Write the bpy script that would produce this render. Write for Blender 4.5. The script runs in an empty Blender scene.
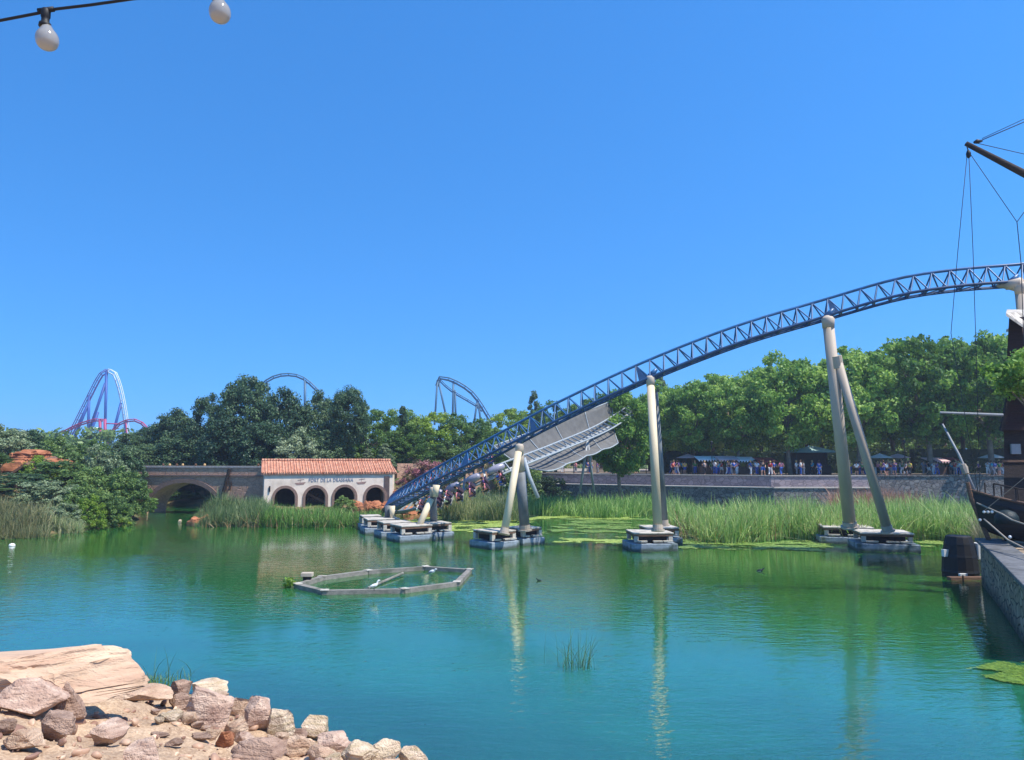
import bpy, bmesh, math, random
import numpy as np
from mathutils import Vector, Matrix, noise as mnoise
rnd = random.Random(11)
NR = np.random.default_rng(5)
sc = bpy.context.scene
C = sc.collection
R = math.radians

# ------------------------------------------------------------------ camera maths
F = 740.0; HZ = 460.0; CAM = Vector((0, 0, 5.0))
PITCH = math.atan((HZ - 380) / F)
FW = Vector((0, math.cos(PITCH), math.sin(PITCH))); UP = Vector((0, -math.sin(PITCH), math.cos(PITCH)))
def ray(px, py): return Vector(((px - 512) / F, 0, 0)) + UP * ((380 - py) / F) + FW
def P(px, py, d):
    r = ray(px, py); return CAM + r * (d / r.y)
def W(px, py, z=0.0):
    r = ray(px, py); return CAM + r * ((z - CAM.z) / r.z)
def X(px, d): return P(px, HZ, d).x

# ------------------------------------------------------------------ object helpers
def tag(o, label=None, cat=None, group=None, kind=None):
    if label: o['label'] = label
    if cat: o['category'] = cat
    if group: o['group'] = group
    if kind: o['kind'] = kind
    return o
def empty(name, loc, label, cat, group=None, rz=0):
    o = bpy.data.objects.new(name, None); C.objects.link(o); o.location = loc
    o.rotation_euler = (0, 0, rz); o.empty_display_size = .3
    return tag(o, label, cat, group)
def link_mesh(name, me, mat=None, parent=None, world=False):
    o = bpy.data.objects.new(name, me); C.objects.link(o)
    if mat is not None:
        me.materials.clear(); me.materials.append(mat)
    if parent is not None:
        o.parent = parent
        if world:   # geometry was written in world coordinates
            m = Matrix.Translation(parent.location) @ parent.rotation_euler.to_matrix().to_4x4()
            o.matrix_parent_inverse = m.inverted()
    return o
class MB:
    def __init__(s): s.v = []; s.f = []
    def add(s, vs, fs):
        n = len(s.v); s.v += [tuple(v) for v in vs]; s.f += [tuple(i + n for i in f) for f in fs]; return s
    def box(s, c, size, rz=0, m=None):
        hx, hy, hz = size[0] / 2, size[1] / 2, size[2] / 2
        vs = [Vector((x, y, z)) for x in (-hx, hx) for y in (-hy, hy) for z in (-hz, hz)]
        M = m if m is not None else Matrix.Rotation(rz, 3, 'Z')
        vs = [M @ v + Vector(c) for v in vs]
        return s.add(vs, [(0, 1, 3, 2), (4, 6, 7, 5), (0, 4, 5, 1), (2, 3, 7, 6), (0, 2, 6, 4), (1, 5, 7, 3)])
    def beam(s, a, b, w, h):
        a = Vector(a); b = Vector(b); d = b - a; L = d.length
        if L < 1e-6: return s
        q = d.to_track_quat('X', 'Z').to_matrix()
        return s.box((a + b) / 2, (L, w, h), m=q)
    def tube(s, pts, r, n=6, cap=True):
        pts = [Vector(p) for p in pts]; k = len(pts)
        rs = r if isinstance(r, (list, tuple)) else [r] * k
        base = len(s.v); prev = None
        for i, p in enumerate(pts):
            t = (pts[min(i + 1, k - 1)] - pts[max(i - 1, 0)]).normalized()
            if prev is None:
                u = t.orthogonal().normalized()
            else:
                u = (prev - t * prev.dot(t))
                u = u.normalized() if u.length > 1e-6 else t.orthogonal().normalized()
            prev = u; w = t.cross(u)
            for j in range(n):
                a = 2 * math.pi * j / n
                s.v.append(tuple(p + (u * math.cos(a) + w * math.sin(a)) * rs[i]))
        for i in range(k - 1):
            for j in range(n):
                a = base + i * n + j; b = base + i * n + (j + 1) % n
                s.f.append((a, b, b + n, a + n))
        if cap:
            s.f.append(tuple(base + j for j in range(n))[::-1])
            s.f.append(tuple(base + (k - 1) * n + j for j in range(n)))
        return s
    def lathe(s, c, prof, n=16, M=None):
        base = len(s.v); c = Vector(c); M = M or Matrix.Identity(3)
        for (r, z) in prof:
            for j in range(n):
                a = 2 * math.pi * j / n
                s.v.append(tuple(c + M @ Vector((r * math.cos(a), r * math.sin(a), z))))
        for i in range(len(prof) - 1):
            for j in range(n):
                a = base + i * n + j; b = base + i * n + (j + 1) % n
                s.f.append((a, b, b + n, a + n))
        s.f.append(tuple(base + j for j in range(n))[::-1])
        s.f.append(tuple(base + (len(prof) - 1) * n + j for j in range(n)))
        return s
    def build(s, name, mat, parent=None, smooth=False, bevel=0, world=True):
        me = bpy.data.meshes.new(name); me.from_pydata(s.v, [], s.f); me.update()
        if smooth: me.polygons.foreach_set('use_smooth', [True] * len(me.polygons))
        o = link_mesh(name, me, mat, parent, world)
        if bevel:
            b = o.modifiers.new('bevel', 'BEVEL'); b.width = bevel; b.segments = 2; b.limit_method = 'ANGLE'
        return o
def np_mesh(name, v, f, tint=None, smooth=False):
    me = bpy.data.meshes.new(name); nf = len(f); k = f.shape[1]
    me.vertices.add(len(v)); me.vertices.foreach_set('co', v.astype(np.float32).ravel())
    me.loops.add(nf * k); me.loops.foreach_set('vertex_index', f.astype(np.int32).ravel())
    me.polygons.add(nf); me.polygons.foreach_set('loop_start', np.arange(0, nf * k, k, dtype=np.int32))
    me.polygons.foreach_set('loop_total', np.full(nf, k, dtype=np.int32))
    if smooth: me.polygons.foreach_set('use_smooth', np.ones(nf, dtype=bool))
    me.update(calc_edges=True)
    if tint is not None:
        a = me.attributes.new('tint', 'FLOAT', 'FACE'); a.data.foreach_set('value', tint.astype(np.float32))
    return me
def copy_tree(o, parent=None):
    c = o.copy(); C.objects.link(c)
    if parent is not None:
        c.parent = parent; c.matrix_parent_inverse = o.matrix_parent_inverse
    for ch in o.children: copy_tree(ch, c)
    return c

# ------------------------------------------------------------------ materials
def lin(c):
    return tuple(((x / 255) / 12.92 if x <= 10 else (((x / 255) + .055) / 1.055) ** 2.4) for x in c)
def new_mat(name):
    m = bpy.data.materials.new(name); m.use_nodes = True
    return m, m.node_tree, m.node_tree.nodes['Principled BSDF'], m.node_tree.links
def mat(name, col, rough=.7, var=.25, scale=3.0, bump=0.0, bscale=None, metal=0, col2=None, spec=.4, stretch=None, dirt=None):
    m, nt, b, L = new_mat(name)
    tc = nt.nodes.new('ShaderNodeTexCoord'); mp = nt.nodes.new('ShaderNodeMapping')
    L.new(tc.outputs['Object'], mp.inputs[0])
    if stretch: mp.inputs['Scale'].default_value = stretch
    n = nt.nodes.new('ShaderNodeTexNoise'); n.inputs['Scale'].default_value = scale; n.inputs['Detail'].default_value = 8
    n.inputs['Roughness'].default_value = .65
    L.new(mp.outputs[0], n.inputs['Vector'])
    cr = nt.nodes.new('ShaderNodeValToRGB')
    c2 = col2 if col2 else tuple(max(0, x * (1 - var)) for x in col)
    c1 = col if col2 else tuple(min(1, x * (1 + var)) for x in col)
    cr.color_ramp.elements[0].position = .35; cr.color_ramp.elements[0].color = (*c2, 1)
    cr.color_ramp.elements[1].position = .65; cr.color_ramp.elements[1].color = (*c1, 1)
    L.new(n.outputs['Fac'], cr.inputs[0])
    out = cr.outputs[0]
    if dirt:
        n3 = nt.nodes.new('ShaderNodeTexNoise'); n3.inputs['Scale'].default_value = dirt[1]; n3.inputs['Detail'].default_value = 6
        L.new(mp.outputs[0], n3.inputs['Vector'])
        r3 = nt.nodes.new('ShaderNodeValToRGB'); r3.color_ramp.elements[0].position = .5; r3.color_ramp.elements[1].position = .68
        L.new(n3.outputs['Fac'], r3.inputs[0])
        mx = nt.nodes.new('ShaderNodeMixRGB'); mx.inputs[2].default_value = (*dirt[0], 1)
        L.new(r3.outputs[0], mx.inputs[0]); L.new(out, mx.inputs[1]); out = mx.outputs[0]
    L.new(out, b.inputs['Base Color'])
    b.inputs['Roughness'].default_value = rough; b.inputs['Metallic'].default_value = metal
    b.inputs['Specular IOR Level'].default_value = spec
    if bump:
        n2 = nt.nodes.new('ShaderNodeTexNoise'); n2.inputs['Scale'].default_value = bscale or scale * 4; n2.inputs['Detail'].default_value = 8
        L.new(mp.outputs[0], n2.inputs['Vector'])
        bp = nt.nodes.new('ShaderNodeBump'); bp.inputs['Strength'].default_value = min(1, bump); bp.inputs['Distance'].default_value = .05 * max(1, bump)
        L.new(n2.outputs['Fac'], bp.inputs['Height']); L.new(bp.outputs[0], b.inputs['Normal'])
    return m
def leaf_mat(name, cols, trans=.35, big=None):
    """leaf material: natural colour differences leaf to leaf and clump to clump"""
    m, nt, b, L = new_mat(name)
    at = nt.nodes.new('ShaderNodeAttribute'); at.attribute_name = 'tint'
    oi = nt.nodes.new('ShaderNodeObjectInfo')
    ad = nt.nodes.new('ShaderNodeMath'); ad.operation = 'MULTIPLY_ADD'; ad.inputs[1].default_value = .5; ad.inputs[2].default_value = -.25
    L.new(oi.outputs['Random'], ad.inputs[0])
    a2 = nt.nodes.new('ShaderNodeMath'); a2.operation = 'ADD'; a2.use_clamp = True
    L.new(at.outputs['Fac'], a2.inputs[0]); L.new(ad.outputs[0], a2.inputs[1])
    cr = nt.nodes.new('ShaderNodeValToRGB'); e = cr.color_ramp.elements
    e[0].color = (*cols[0], 1); e[1].color = (*cols[-1], 1)
    for i, c in enumerate(cols[1:-1]):
        x = e.new((i + 1) / (len(cols) - 1)); x.color = (*c, 1)
    L.new(a2.outputs[0], cr.inputs[0]); L.new(cr.outputs[0], b.inputs['Base Color'])
    b.inputs['Roughness'].default_value = .5; b.inputs['Specular IOR Level'].default_value = .35
    tr = nt.nodes.new('ShaderNodeBsdfTranslucent'); L.new(cr.outputs[0], tr.inputs[0])
    mx = nt.nodes.new('ShaderNodeMixShader'); mx.inputs[0].default_value = trans
    L.new(b.outputs[0], mx.inputs[1]); L.new(tr.outputs[0], mx.inputs[2])
    L.new(mx.outputs[0], nt.nodes['Material Output'].inputs[0])
    return m
def stone_mat(name, c1, c2, mortar, scale=1.2, bump=.8, squash=1.0):
    m, nt, b, L = new_mat(name)
    tc = nt.nodes.new('ShaderNodeTexCoord'); mp = nt.nodes.new('ShaderNodeMapping'); mp.inputs['Scale'].default_value = (1, 1, 1.5 * squash)
    L.new(tc.outputs['Object'], mp.inputs[0])
    vo = nt.nodes.new('ShaderNodeTexVoronoi'); vo.inputs['Scale'].default_value = scale; L.new(mp.outputs[0], vo.inputs['Vector'])
    ve = nt.nodes.new('ShaderNodeTexVoronoi'); ve.feature = 'DISTANCE_TO_EDGE'; ve.inputs['Scale'].default_value = scale; L.new(mp.outputs[0], ve.inputs['Vector'])
    sp = nt.nodes.new('ShaderNodeSeparateColor'); L.new(vo.outputs['Color'], sp.inputs[0])
    n = nt.nodes.new('ShaderNodeTexNoise'); n.inputs['Scale'].default_value = scale * 5; n.inputs['Detail'].default_value = 8; L.new(mp.outputs[0], n.inputs['Vector'])
    a = nt.nodes.new('ShaderNodeMath'); a.operation = 'MULTIPLY_ADD'; a.inputs[1].default_value = .6; L.new(sp.outputs[0], a.inputs[0])
    a_ = nt.nodes.new('ShaderNodeMath'); a_.operation = 'MULTIPLY'; a_.inputs[1].default_value = .4; L.new(n.outputs['Fac'], a_.inputs[0]); L.new(a_.outputs[0], a.inputs[2])
    cr = nt.nodes.new('ShaderNodeValToRGB'); cr.color_ramp.elements[0].color = (*c1, 1); cr.color_ramp.elements[1].color = (*c2, 1)
    L.new(a.outputs[0], cr.inputs[0])
    er = nt.nodes.new('ShaderNodeValToRGB'); er.color_ramp.elements[0].position = .02; er.color_ramp.elements[1].position = .07
    L.new(ve.outputs['Distance'], er.inputs[0])
    mx = nt.nodes.new('ShaderNodeMixRGB'); mx.inputs[1].default_value = (*mortar, 1); L.new(er.outputs[0], mx.inputs[0]); L.new(cr.outputs[0], mx.inputs[2])
    L.new(mx.outputs[0], b.inputs['Base Color']); b.inputs['Roughness'].default_value = .85
    bp = nt.nodes.new('ShaderNodeBump'); bp.inputs['Strength'].default_value = bump; bp.inputs['Distance'].default_value = .05
    L.new(er.outputs[0], bp.inputs['Height']); L.new(bp.outputs[0], b.inputs['Normal'])
    return m

M = {}
M['blue'] = mat('blue_paint', lin((44, 94, 138)), .4, .3, 1.2, spec=.5, dirt=(lin((60, 90, 120)), 2.2))
M['blue_dark'] = mat('shaded_blue_paint', lin((36, 68, 104)), .42, .25, 1.2)  # shaded side of the track painted in as a darker blue
M['beige'] = mat('beige_paint', lin((214, 196, 162)), .6, .08, 1.5, dirt=(lin((186, 166, 136)), .35), stretch=(1, 1, .25))
M['taupe'] = mat('taupe_paint', lin((184, 168, 148)), .6, .08, 1.2, dirt=(lin((160, 146, 128)), .35), stretch=(1, 1, .3))
M['greycol'] = mat('grey_column_paint', lin((112, 116, 118)), .6, .12, 1.0, dirt=(lin((80, 84, 84)), .7))
M['float'] = mat('float_concrete', lin((138, 148, 156)), .8, .2, 2.5, bump=.4, dirt=(lin((70, 84, 76)), 1.8))
M['deck'] = mat('deck_concrete', lin((188, 180, 166)), .8, .15, 3, bump=.3, dirt=(lin((130, 120, 105)), 2.5))
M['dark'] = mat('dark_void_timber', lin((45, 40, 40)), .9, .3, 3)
M['steel'] = mat('pale_steel', lin((150, 156, 158)), .55, .15, 4)
M['greysteel'] = mat('weathered_steel', lin((150, 152, 150)), .5, .15, 3, metal=.1)
M['net'] = mat('grey_net', lin((100, 98, 94)), .9, .18, 1.5, bump=.4, bscale=30)
M['car'] = mat('train_shell', lin((150, 146, 156)), .35, .1, 4, metal=.1)
M['seat'] = mat('seat_dark', lin((60, 45, 62)), .6, .2, 5)
M['leafpink'] = leaf_mat('pink_flower', [lin((120, 60, 70)), lin((190, 120, 130)), lin((90, 100, 50))], .3)
M['wallbrown'] = stone_mat('bridge_stone', lin((168, 130, 106)), lin((196, 156, 130)), lin((156, 122, 102)), 2.2, .5)
M['coping'] = mat('coping_stone', lin((170, 160, 150)), .85, .15, 3, bump=.4)
M['plaster'] = mat('cream_plaster', lin((226, 208, 188)), .9, .06, 1.2, bump=.3, bscale=20, dirt=(lin((200, 182, 164)), .9))
M['archtrim'] = mat('brown_stone_trim', lin((128, 104, 92)), .9, .2, 4, bump=.5)
M['inside'] = mat('shaded_plaster', lin((92, 78, 74)), .95, .2, 2)  # interior shade put into the plaster colour
M['letter'] = mat('painted_letters', lin((128, 134, 150)), .8, .1, 6)
M['boatpaint'] = mat('painted_boat_mark', lin((150, 122, 112)), .8, .2, 6)
M['promwall'] = stone_mat('promenade_stone', lin((120, 108, 112)), lin((165, 150, 148)), lin((112, 102, 104)), 1.6, .5)
M['roughwall'] = stone_mat('rubble_stone', lin((72, 68, 70)), lin((140, 132, 128)), lin((60, 58, 60)), 2.0, 1.0)
M['quaywall'] = stone_mat('quay_rubble', lin((124, 104, 82)), lin((178, 158, 132)), lin((76, 68, 58)), 2.2, 1.0)
def tide(matn, z, soft, col):
    m_ = M[matn]; nt_ = m_.node_tree; b_ = nt_.nodes['Principled BSDF']; src = b_.inputs['Base Color'].links[0].from_socket
    g_ = nt_.nodes.new('ShaderNodeNewGeometry'); s_ = nt_.nodes.new('ShaderNodeSeparateXYZ'); nt_.links.new(g_.outputs['Position'], s_.inputs[0])
    n_ = nt_.nodes.new('ShaderNodeTexNoise'); n_.inputs['Scale'].default_value = 2.5; n_.inputs['Detail'].default_value = 6; nt_.links.new(g_.outputs['Position'], n_.inputs['Vector'])
    a_ = nt_.nodes.new('ShaderNodeMath'); a_.operation = 'MULTIPLY_ADD'; a_.inputs[1].default_value = soft; nt_.links.new(n_.outputs['Fac'], a_.inputs[0]); nt_.links.new(s_.outputs['Z'], a_.inputs[2])
    r_ = nt_.nodes.new('ShaderNodeMapRange'); r_.inputs[1].default_value = z; r_.inputs[2].default_value = z + soft * .8; r_.inputs[3].default_value = .85; r_.inputs[4].default_value = 0; nt_.links.new(a_.outputs[0], r_.inputs[0])
    x_ = nt_.nodes.new('ShaderNodeMixRGB'); x_.inputs[2].default_value = (*col, 1); nt_.links.new(r_.outputs[0], x_.inputs[0]); nt_.links.new(src, x_.inputs[1]); nt_.links.new(x_.outputs[0], b_.inputs['Base Color'])
tide('float', .16, .16, lin((58, 70, 50))); tide('quaywall', .35, .5, lin((50, 58, 40)))
M['quaytop'] = mat('quay_coping', lin((98, 98, 98)), .8, .3, 2, bump=.6, dirt=(lin((70, 70, 66)), 1.5))
M['paving'] = mat('paving', lin((150, 135, 118)), .9, .15, 2)
M['bark'] = mat('bark', lin((120, 108, 92)), .9, .35, 3, bump=.8, bscale=8)
M['barkdark'] = mat('dark_bark', lin((80, 66, 54)), .9, .35, 3, bump=.8, bscale=8)
M['redrock'] = mat('red_rock', lin((188, 120, 84)), .9, .25, 2.2, bump=1.2, bscale=6, col2=lin((134, 78, 56)))
M['wood_dark'] = mat('tarred_wood', lin((50, 40, 36)), .8, .4, 3, stretch=(1, 1, 6), bump=.6)
M['wood_mid'] = mat('weathered_wood', lin((110, 82, 64)), .75, .3, 3, stretch=(.6, 5, 5), bump=.6)
M['wood_red'] = mat('red_brown_siding', lin((56, 34, 34)), .8, .3, 3, stretch=(.4, .4, 7), bump=.8)
M['rope'] = mat('rope', lin((150, 140, 125)), .9, .15, 20)
M['ropedark'] = mat('dark_rope', lin((60, 64, 72)), .9, .15, 20)
M['iron'] = mat('dark_iron', lin((30, 32, 36)), .5, .2, 6, metal=.3)
M['black'] = mat('black_rubber', lin((20, 20, 23)), .6, .2, 5)
M['white'] = mat('white_paint', lin((226, 224, 218)), .5, .05, 6)
M['canvas_grey'] = mat('weathered_white_paint', lin((140, 142, 142)), .7, .12, 4)
M['tarp'] = mat('green_tarp', lin((8, 32, 36)), .6, .2, 3, bump=.4)
M['hull'] = mat('dark_hull_paint', lin((46, 42, 42)), .6, .3, 3, stretch=(.5, .5, 5), bump=.4)
M['skin'] = mat('skin', lin((200, 150, 122)), .6, .08, 8)
M['redsteel'] = mat('red_coaster_paint', lin((168, 58, 104)), .5, .1, .2)
M['farblue'] = mat('far_blue_paint', lin((34, 74, 150)), .5, .1, .1)
M['farpurple'] = mat('far_purple_paint', lin((84, 66, 140)), .5, .1, .1)
M['farwhite'] = mat('far_white_paint', lin((214, 222, 232)), .5, .05, .1)
M['fargrey'] = mat('far_teal_paint', lin((66, 104, 130)), .5, .1, .1)

# ------------------------------------------------------------------ terrain
def V2(v): return (v.x, v.y)
LAKE = [(-70, 22), (-30, 19), (-16, 17.0), V2(W(20, 672)), V2(W(132, 684)), V2(W(180, 692)), V2(W(225, 703)), V2(W(262, 716)), V2(W(310, 733)),
        V2(W(355, 750)), V2(W(430, 776)), (.6, 10.6), (2.5, 9), (6, 7.5), (12, 5), (16, 4), (17, 19.5), (20.5, 27), (27, 38), (40, 46), (65, 60), (96, 78),
        (96, 85.5), (52, 85.5), (40, 85.4), (29, 85.4), (4.4, 99.4), (-2, 100), (-5, 88), (-7, 78), (-9.5, 70), (-12, 66), (-16, 64), (-21, 61), (-25, 59),
        (-28, 67), (-29.2, 75), (-30.5, 80), (-33, 83), (-39, 83), (-38.5, 79), (-37, 76), (-34.5, 69), V2(W(140, 520)), V2(W(110, 524)), V2(W(85, 528)),
        V2(W(50, 535)), V2(W(0, 538)), (-50, 43), (-70, 38)]
LK = np.array(LAKE)
def lake_sd(x, y):
    """distance to the shore, negative over water"""
    x = np.asarray(x, float); y = np.asarray(y, float)
    best = np.full(x.shape, 1e9); inside = np.zeros(x.shape, bool)
    for i in range(len(LK)):
        x0, y0 = LK[i]; x1, y1 = LK[(i + 1) % len(LK)]
        dx, dy = x1 - x0, y1 - y0
        t = np.clip(((x - x0) * dx + (y - y0) * dy) / (dx * dx + dy * dy), 0, 1)
        best = np.minimum(best, np.hypot(x - x0 - t * dx, y - y0 - t * dy))
        c = ((y0 > y) != (y1 > y)) & (x < dx * (y - y0) / (dy if abs(dy) > 1e-9 else 1e-9) + x0)
        inside ^= c
    return np.where(inside, -best, best)
_tab = NR.random((64, 64))
def vnoise(x, y):
    xi = np.floor(x).astype(int); yi = np.floor(y).astype(int); fx = x - xi; fy = y - yi
    fx = fx * fx * (3 - 2 * fx); fy = fy * fy * (3 - 2 * fy)
    g = lambda a, b: _tab[a % 64, b % 64]
    return (g(xi, yi) * (1 - fx) + g(xi + 1, yi) * fx) * (1 - fy) + (g(xi, yi + 1) * (1 - fx) + g(xi + 1, yi + 1) * fx) * fy
def fbm(x, y, o=4):
    s = 0; a = .5
    for i in range(o):
        s = s + a * vnoise(x * 2 ** i + 7.3 * i, y * 2 ** i + 3.1 * i); a *= .5
    return s
def terrain(x, y):
    x = np.asarray(x, float); y = np.asarray(y, float)
    sd = lake_sd(x, y)
    fore = y < 30
    H = np.where(fore, 3.3, 3.0); S = np.where(fore, .33, .5)
    left = (x < -30) & (y >= 30); H = np.where(left, 5.5, H); S = np.where(left, .38, S)
    isl = (x > -30) & (x < -6) & (y > 50) & (y < 84); H = np.where(isl, .9, H); S = np.where(isl, .22, S)
    quay = (x > 12) & (y < 60); H = np.where(quay, 1.5, H); S = np.where(quay, 1.0, S)
    far = (x > -2) & (y > 84) ; H = np.where(far, 2.9, H); S = np.where(far, 2.0, S)
    land = np.minimum(H, sd * S)
    n = fbm(x * .9, y * .9) - .47
    n2 = fbm(x * 4.3, y * 4.3) - .47
    near = (y > 4) & (y < 20) & (x < 5)
    land = land + np.where(near, n * .55 + n2 * .22, n * .35) * np.clip(sd / 1.0, 0, 1)
    bed = np.maximum(-2.2, sd * .45)
    out = np.where(sd > 0, np.maximum(land, .02), bed)
    return np.maximum(out, .7 - .25 * np.hypot(x - 12.4, y - 81))
def tz(x, y): return float(terrain(np.array([x]), np.array([y]))[0])
def hit(px, py):
    r = ray(px, py); r = r / r.y
    ys = np.arange(3, 60, .05); xs = r.x * ys; zs = 5 + r.z * ys
    t = np.maximum(terrain(xs, ys), 0)
    k = np.argmax(zs <= t); return Vector((xs[k], ys[k], float(t[k])))
def axis(parts):
    out = []
    for a, b, st in parts: out += list(np.arange(a, b, st))
    return np.array(out + [parts[-1][1]])
xs = axis([(-1500, -200, 130), (-200, -72, 8), (-72, -20, 1.0), (-20, 4, .14), (4, 60, 1.0), (60, 200, 7), (200, 1500, 130)])
ys = axis([(-400, -20, 60), (-20, 4, 2), (4, 19, .14), (19, 112, 1.0), (112, 300, 12), (300, 1500, 120)])
gx, gy = np.meshgrid(xs, ys); gz = terrain(gx, gy)
v = np.stack([gx.ravel(), gy.ravel(), gz.ravel()], 1); nx = len(xs); ny = len(ys)
ii, jj = np.meshgrid(np.arange(nx - 1), np.arange(ny - 1)); a = (jj * nx + ii).ravel()
fc = np.stack([a, a + 1, a + 1 + nx, a + nx], 1)
m, nt, b, L = new_mat('ground_soil')
geo = nt.nodes.new('ShaderNodeNewGeometry'); sp = nt.nodes.new('ShaderNodeSeparateXYZ'); L.new(geo.outputs['Position'], sp.inputs[0])
def noise_node(scale, detail=8, vec=None):
    n = nt.nodes.new('ShaderNodeTexNoise'); n.inputs['Scale'].default_value = scale; n.inputs['Detail'].default_value = detail
    L.new(vec or geo.outputs['Position'], n.inputs['Vector']); return n
def ramp(inp, c0, c1, p0=.35, p1=.65):
    r = nt.nodes.new('ShaderNodeValToRGB'); r.color_ramp.elements[0].color = (*c0, 1); r.color_ramp.elements[1].color = (*c1, 1)
    r.color_ramp.elements[0].position = p0; r.color_ramp.elements[1].position = p1; L.new(inp, r.inputs[0]); return r
sand = ramp(noise_node(2.6).outputs['Fac'], lin((150, 122, 98)), lin((198, 168, 136)))
speck = noise_node(28, 4); sr = ramp(speck.outputs['Fac'], lin((118, 92, 74)), lin((216, 190, 158)), .3, .72)
ms = nt.nodes.new('ShaderNodeMixRGB'); ms.inputs[0].default_value = .45; L.new(sand.outputs[0], ms.inputs[1]); L.new(sr.outputs[0], ms.inputs[2])
soil = ramp(noise_node(.7).outputs['Fac'], lin((74, 84, 46)), lin((132, 112, 82)))
yr = nt.nodes.new('ShaderNodeMapRange'); yr.inputs[1].default_value = 24; yr.inputs[2].default_value = 27; L.new(sp.outputs['Y'], yr.inputs[0])
mg = nt.nodes.new('ShaderNodeMixRGB'); L.new(yr.outputs[0], mg.inputs[0]); L.new(ms.outputs[0], mg.inputs[1]); L.new(soil.outputs[0], mg.inputs[2])
# ground is darker and mossy where it lies at or under the water line
wr = nt.nodes.new('ShaderNodeMapRange'); wr.inputs[1].default_value = -.02; wr.inputs[2].default_value = .12; L.new(sp.outputs['Z'], wr.inputs[0])
mw = nt.nodes.new('ShaderNodeMixRGB'); mw.inputs[1].default_value = (*lin((92, 92, 62)), 1); L.new(wr.outputs[0], mw.inputs[0]); L.new(mg.outputs[0], mw.inputs[2])
L.new(mw.outputs[0], b.inputs['Base Color']); b.inputs['Roughness'].default_value = .95; b.inputs['Specular IOR Level'].default_value = .1
bp = nt.nodes.new('ShaderNodeBump'); bp.inputs['Strength'].default_value = .9; bp.inputs['Distance'].default_value = .05
L.new(noise_node(9, 10).outputs['Fac'], bp.inputs['Height']); L.new(bp.outputs[0], b.inputs['Normal'])
tag(link_mesh('ground', np_mesh('ground', v, fc, smooth=True), m), kind='structure')

# ------------------------------------------------------------------ water
m, nt, b, L = new_mat('lake_water'); M['water'] = m
geo = nt.nodes.new('ShaderNodeNewGeometry'); sp = nt.nodes.new('ShaderNodeSeparateXYZ'); L.new(geo.outputs['Position'], sp.inputs[0])
def mapped(sx, sy, rot=0):
    mp = nt.nodes.new('ShaderNodeMapping'); mp.inputs['Scale'].default_value = (sx, sy, 1); mp.inputs['Rotation'].default_value = (0, 0, rot)
    L.new(geo.outputs['Position'], mp.inputs[0]); return mp.outputs[0]
n1 = noise_node(1.0, 3, mapped(1.2, 3.2, .15)); n2 = noise_node(1.0, 2, mapped(3.6, 8.0, -.2)); n3 = noise_node(1.0, 2, mapped(.06, .1))
def mth(op, a, b_):
    k = nt.nodes.new('ShaderNodeMath'); k.operation = op
    for i, x in enumerate((a, b_)):
        if isinstance(x, (int, float)): k.inputs[i].default_value = x
        else: L.new(x, k.inputs[i])
    return k.outputs[0]
h = mth('ADD', mth('MULTIPLY', n1.outputs['Fac'], .5), mth('MULTIPLY', n2.outputs['Fac'], .26))
gust = nt.nodes.new('ShaderNodeMapRange'); gust.inputs[1].default_value = .38; gust.inputs[2].default_value = .62; gust.inputs[3].default_value = .3; gust.inputs[4].default_value = 1.0
L.new(n3.outputs['Fac'], gust.inputs[0])
bp = nt.nodes.new('ShaderNodeBump'); bp.inputs['Distance'].default_value = .036; L.new(h, bp.inputs['Height']); L.new(gust.outputs[0], bp.inputs['Strength'])
L.new(bp.outputs[0], b.inputs['Normal'])
# body colour: algae green far out; tree and sky reflections painted in by distance
deep = lin((30, 84, 72)); green = lin((44, 94, 36)); mid = lin((38, 104, 58)); sky_sheen = lin((34, 110, 92))
wob = mth('ADD', sp.outputs['Y'], mth('MULTIPLY', mth('SUBTRACT', noise_node(1, 3, mapped(.12, .2)).outputs['Fac'], .5), 16))
wob = mth('ADD', wob, mth('MULTIPLY', sp.outputs['X'], .30))
cr = nt.nodes.new('ShaderNodeValToRGB'); e = cr.color_ramp.elements
e[0].position = .2; e[0].color = (*deep, 1); e[1].position = .54; e[1].color = (*green, 1)
x_ = e.new(.31); x_.color = (*sky_sheen, 1); x_ = e.new(.41); x_.color = (*mid, 1)
L.new(mth('DIVIDE', wob, 60), cr.inputs[0])
L.new(cr.outputs[0], b.inputs['Base Color']); b.inputs['Roughness'].default_value = .02; b.inputs['IOR'].default_value = 2.0; b.inputs['Subsurface Weight'].default_value = 1.0; b.inputs['Subsurface Radius'].default_value = (.6, 1.6, 1.6); b.inputs['Subsurface Scale'].default_value = 1.0
b.inputs['Specular IOR Level'].default_value = .5
wa = np.array([[-400, -60, 0], [400, -60, 0], [400, 112, 0], [-400, 112, 0]], float)
tag(link_mesh('lake_water', np_mesh('lake_water', wa, np.array([[0, 1, 2, 3]])), m), kind='structure')

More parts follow.
